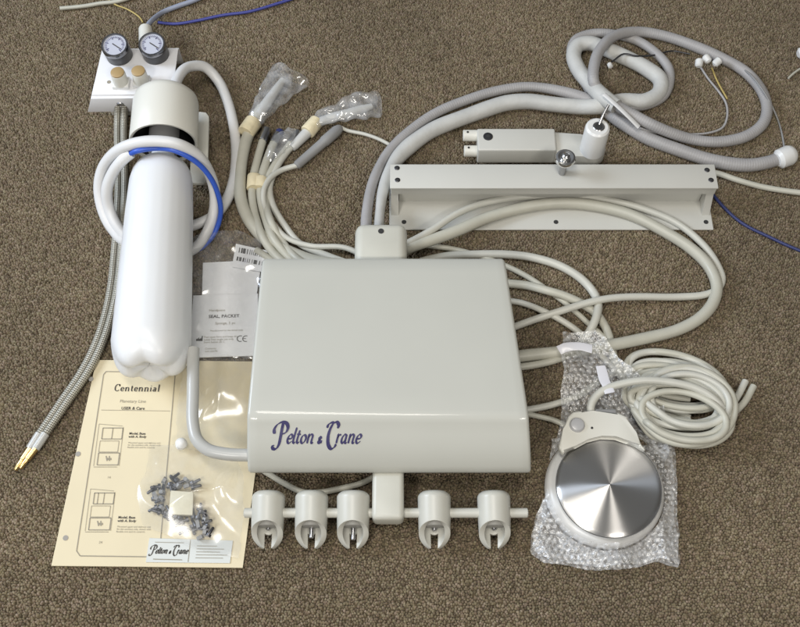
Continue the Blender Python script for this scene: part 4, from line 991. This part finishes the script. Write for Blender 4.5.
# give the disc its own centre so the turning marks run round it
sh = V((dc.x - rc.x, dc.y - rc.y, 0))
for v in disc.data.vertices: v.co -= sh
disc.location = sh
zg = .036
out = [(567, 419), (572, 414), (580, 413), (592, 415.5), (617, 415), (626, 419), (630, 428), (633, 436), (645, 453), (638, 449), (628, 441), (615, 436.5), (600, 436), (586, 439.5), (574, 446), (562, 456), (557.5, 449), (562, 432)]
bm = bmesh.new(); prism(bm, [at(px, py, zg) for px, py in out], (0, 0, .012), .0028, 3); bmesh.ops.translate(bm, verts=bm.verts[:], vec=V((0, 0, -.004)))
bridge = obj('bridge', bm, WARMWHITE, fc_, sharp=40)
p = at(577, 425.5, zg + .008); bm = bmesh.new(); lathe(bm, V((p.x, p.y, zg + .006)), V((0, 0, 1)), [(0, .0088), (.004, .0088), (.0062, .0074), (.0072, .004), (.0074, .001)], 28); obj('pivot_cap', bm, mat('cap_grey', (.45, .45, .46), .25), bridge)
p = at(592, 428, zg + .008); bm = bmesh.new(); lathe(bm, V((p.x, p.y, zg + .0078)), V((0, 0, 1)), [(0, .0015), (.0005, .0015)], 12); obj('screw_hole', bm, DARK, bridge)
a = at(606, 417, .036); bm = bmesh.new(); box(bm, (a.x - .013, a.y - .004, .026), (a.x + .013, a.y + .009, .041), .003); obj('hose_inlet', bm, GREYPART, bridge)
obj('hose', tube_bm([(592, 417, .034), (590.5, 408, .036), (594, 399, .038), (604, 390, .040), (620, 384, .042), (645, 380, .044), (670, 382, .042), (695, 388, .038), (712, 397, .034), (723, 411, .026), (718, 427, .016), (700, 437, .008), (676, 440, .006)], .0048), TUBE2, fc_, sharp=60)

# bubble wrap
ring_c = V((rc.x, rc.y))
def bub(x, y, s=.0072, h=.0021):
    x += noise.noise(V((x * 30, y * 30, 3))) * .004; y += noise.noise(V((x * 30, y * 30, 7))) * .004; h *= .55 + .9 * abs(noise.noise(V((x * 90, y * 90, 5))))
    r = y / (s * .866); j = math.floor(r + .5); xo = (j % 2) * .5
    i = math.floor(x / s - xo + .5); dx = x - (i + xo) * s; dy = y - j * s * .866
    q = 1 - (dx * dx + dy * dy) / (s * .47) ** 2
    return h * math.sqrt(q) if q > 0 else 0
def zb1(x, y):
    d = math.hypot(x - ring_c.x, y - ring_c.y) - Ro
    up = .027 * math.exp(-max(0, d) / .020)
    return .004 + up + .015 * max(0, ridge(x, y, 20, 4.4) - .2) + .003 * noise.noise(V((x * 45, y * 45, 2))) + bub(x, y)
outline = [(559, 352), (560, 343), (591, 343), (601, 350), (616, 368), (636, 384), (655, 402), (666, 424), (671, 446), (674, 490), (676, 530), (677, 566), (655, 563), (625, 569), (600, 571), (570, 567), (543, 561), (531, 552), (532, 534), (541, 505), (549, 470), (556, 440), (560, 400)]
ringhole = lambda x, y: math.hypot(x - ring_c.x, y - ring_c.y) < Ro + .002
cable_top = at(600, 400).y
def zb_up(x, y):
    z = zb1(x, y)
    if y > cable_top - .03: z += .020 * min(1, (y - cable_top + .03) / .05)
    return z
bw = thing('bubble_wrap', at(605, 560), 'crumpled clear bubble wrap bag opened around the foot control', 'bubble wrap')
bm = sheet_bm(outline, zb_up, 250, ringhole); obj('film', bm, BUBBLE, bw, sharp=180)
def zb2(x, y): return .0028 + .004 * max(0, ridge(x, y, 23, 9.4) - .3) + bub(x + .003, y + .002, h=.0018)
bm = sheet_bm([(px + (px - 605) * .012, py + 1) for px, py in outline if py > 440] + [(552, 440)], zb2, 180, ringhole); obj('under_film', bm, BUBBLE, bw, sharp=180)
for pts in ([(559, 350, .036), (566, 347, .038), (580, 346.5, .039), (592, 349, .037)], [(600, 366, .040), (604, 378, .042), (610, 393, .044)]):
    bm = bmesh.new(); sweep(bm, catmull([at(*p) for p in pts], .0015), .0058, 20, flat=(1, .12), rough=.0014); obj('folded_edge', bm, mat('folded_film', (.72, .72, .77), .25), bw)

# ------------------------------------------------------------------ light
w = bpy.data.worlds.new('World'); C.world = w; w.use_nodes = True
bg = w.node_tree.nodes['Background']; bg.inputs['Strength'].default_value = 1
# the room round the table of light: pale towards the window on the left, dim on the right
wn, wl_ = w.node_tree.nodes, w.node_tree.links
wt = wn.new('ShaderNodeTexCoord'); ws = wn.new('ShaderNodeSeparateXYZ'); wl_.new(wt.outputs['Generated'], ws.inputs['Vector'])
wr = wn.new('ShaderNodeValToRGB'); wm = wn.new('ShaderNodeMapRange'); wm.inputs['From Min'].default_value = -1
wl_.new(ws.outputs['X'], wm.inputs['Value']); wl_.new(wm.outputs['Result'], wr.inputs['Fac']); wl_.new(wr.outputs['Color'], bg.inputs['Color'])
wr.color_ramp.elements[0].color = (.30, .325, .36, 1); wr.color_ramp.elements[1].color = (.05, .047, .043, 1)
we = wr.color_ramp.elements.new(.55); we.color = (.16, .16, .155, 1)
def area(name, loc, target, sx, sy, power, col):
    l = bpy.data.lights.new(name, 'AREA'); l.shape = 'RECTANGLE'; l.size = sx; l.size_y = sy; l.energy = power; l.color = col
    o = bpy.data.objects.new(name, l); COL.objects.link(o); o.location = loc
    o.rotation_euler = (V(target) - V(loc)).to_track_quat('-Z', 'Y').to_euler(); return o
area('ceiling_lamp', (-.25, .30, 2.45), (-.05, .5, 0), 1.1, .24, 19, (1, .955, .87))
area('rear_ceiling_lamp', (-.95, -1.1, 2.35), (.1, .5, 0), .6, .30, 25, (1, .955, .88))
area('side_ceiling_lamp', (.95, -1.1, 2.35), (.1, .5, 0), .6, .30, 19, (1, .95, .87))
area('window_light', (-2.1, 1.0, 1.5), (-.2, .6, 0), .8, .9, 44, (.76, .86, 1))
C.view_settings.view_transform = 'Standard'; C.view_settings.look = 'None'
C.view_settings.exposure = 0.03; C.view_settings.gamma = 1
C.cycles.use_denoising = True
C.cycles.max_bounces = 8; C.cycles.transparent_max_bounces = 16
C.cycles.caustics_reflective = False; C.cycles.caustics_refractive = False
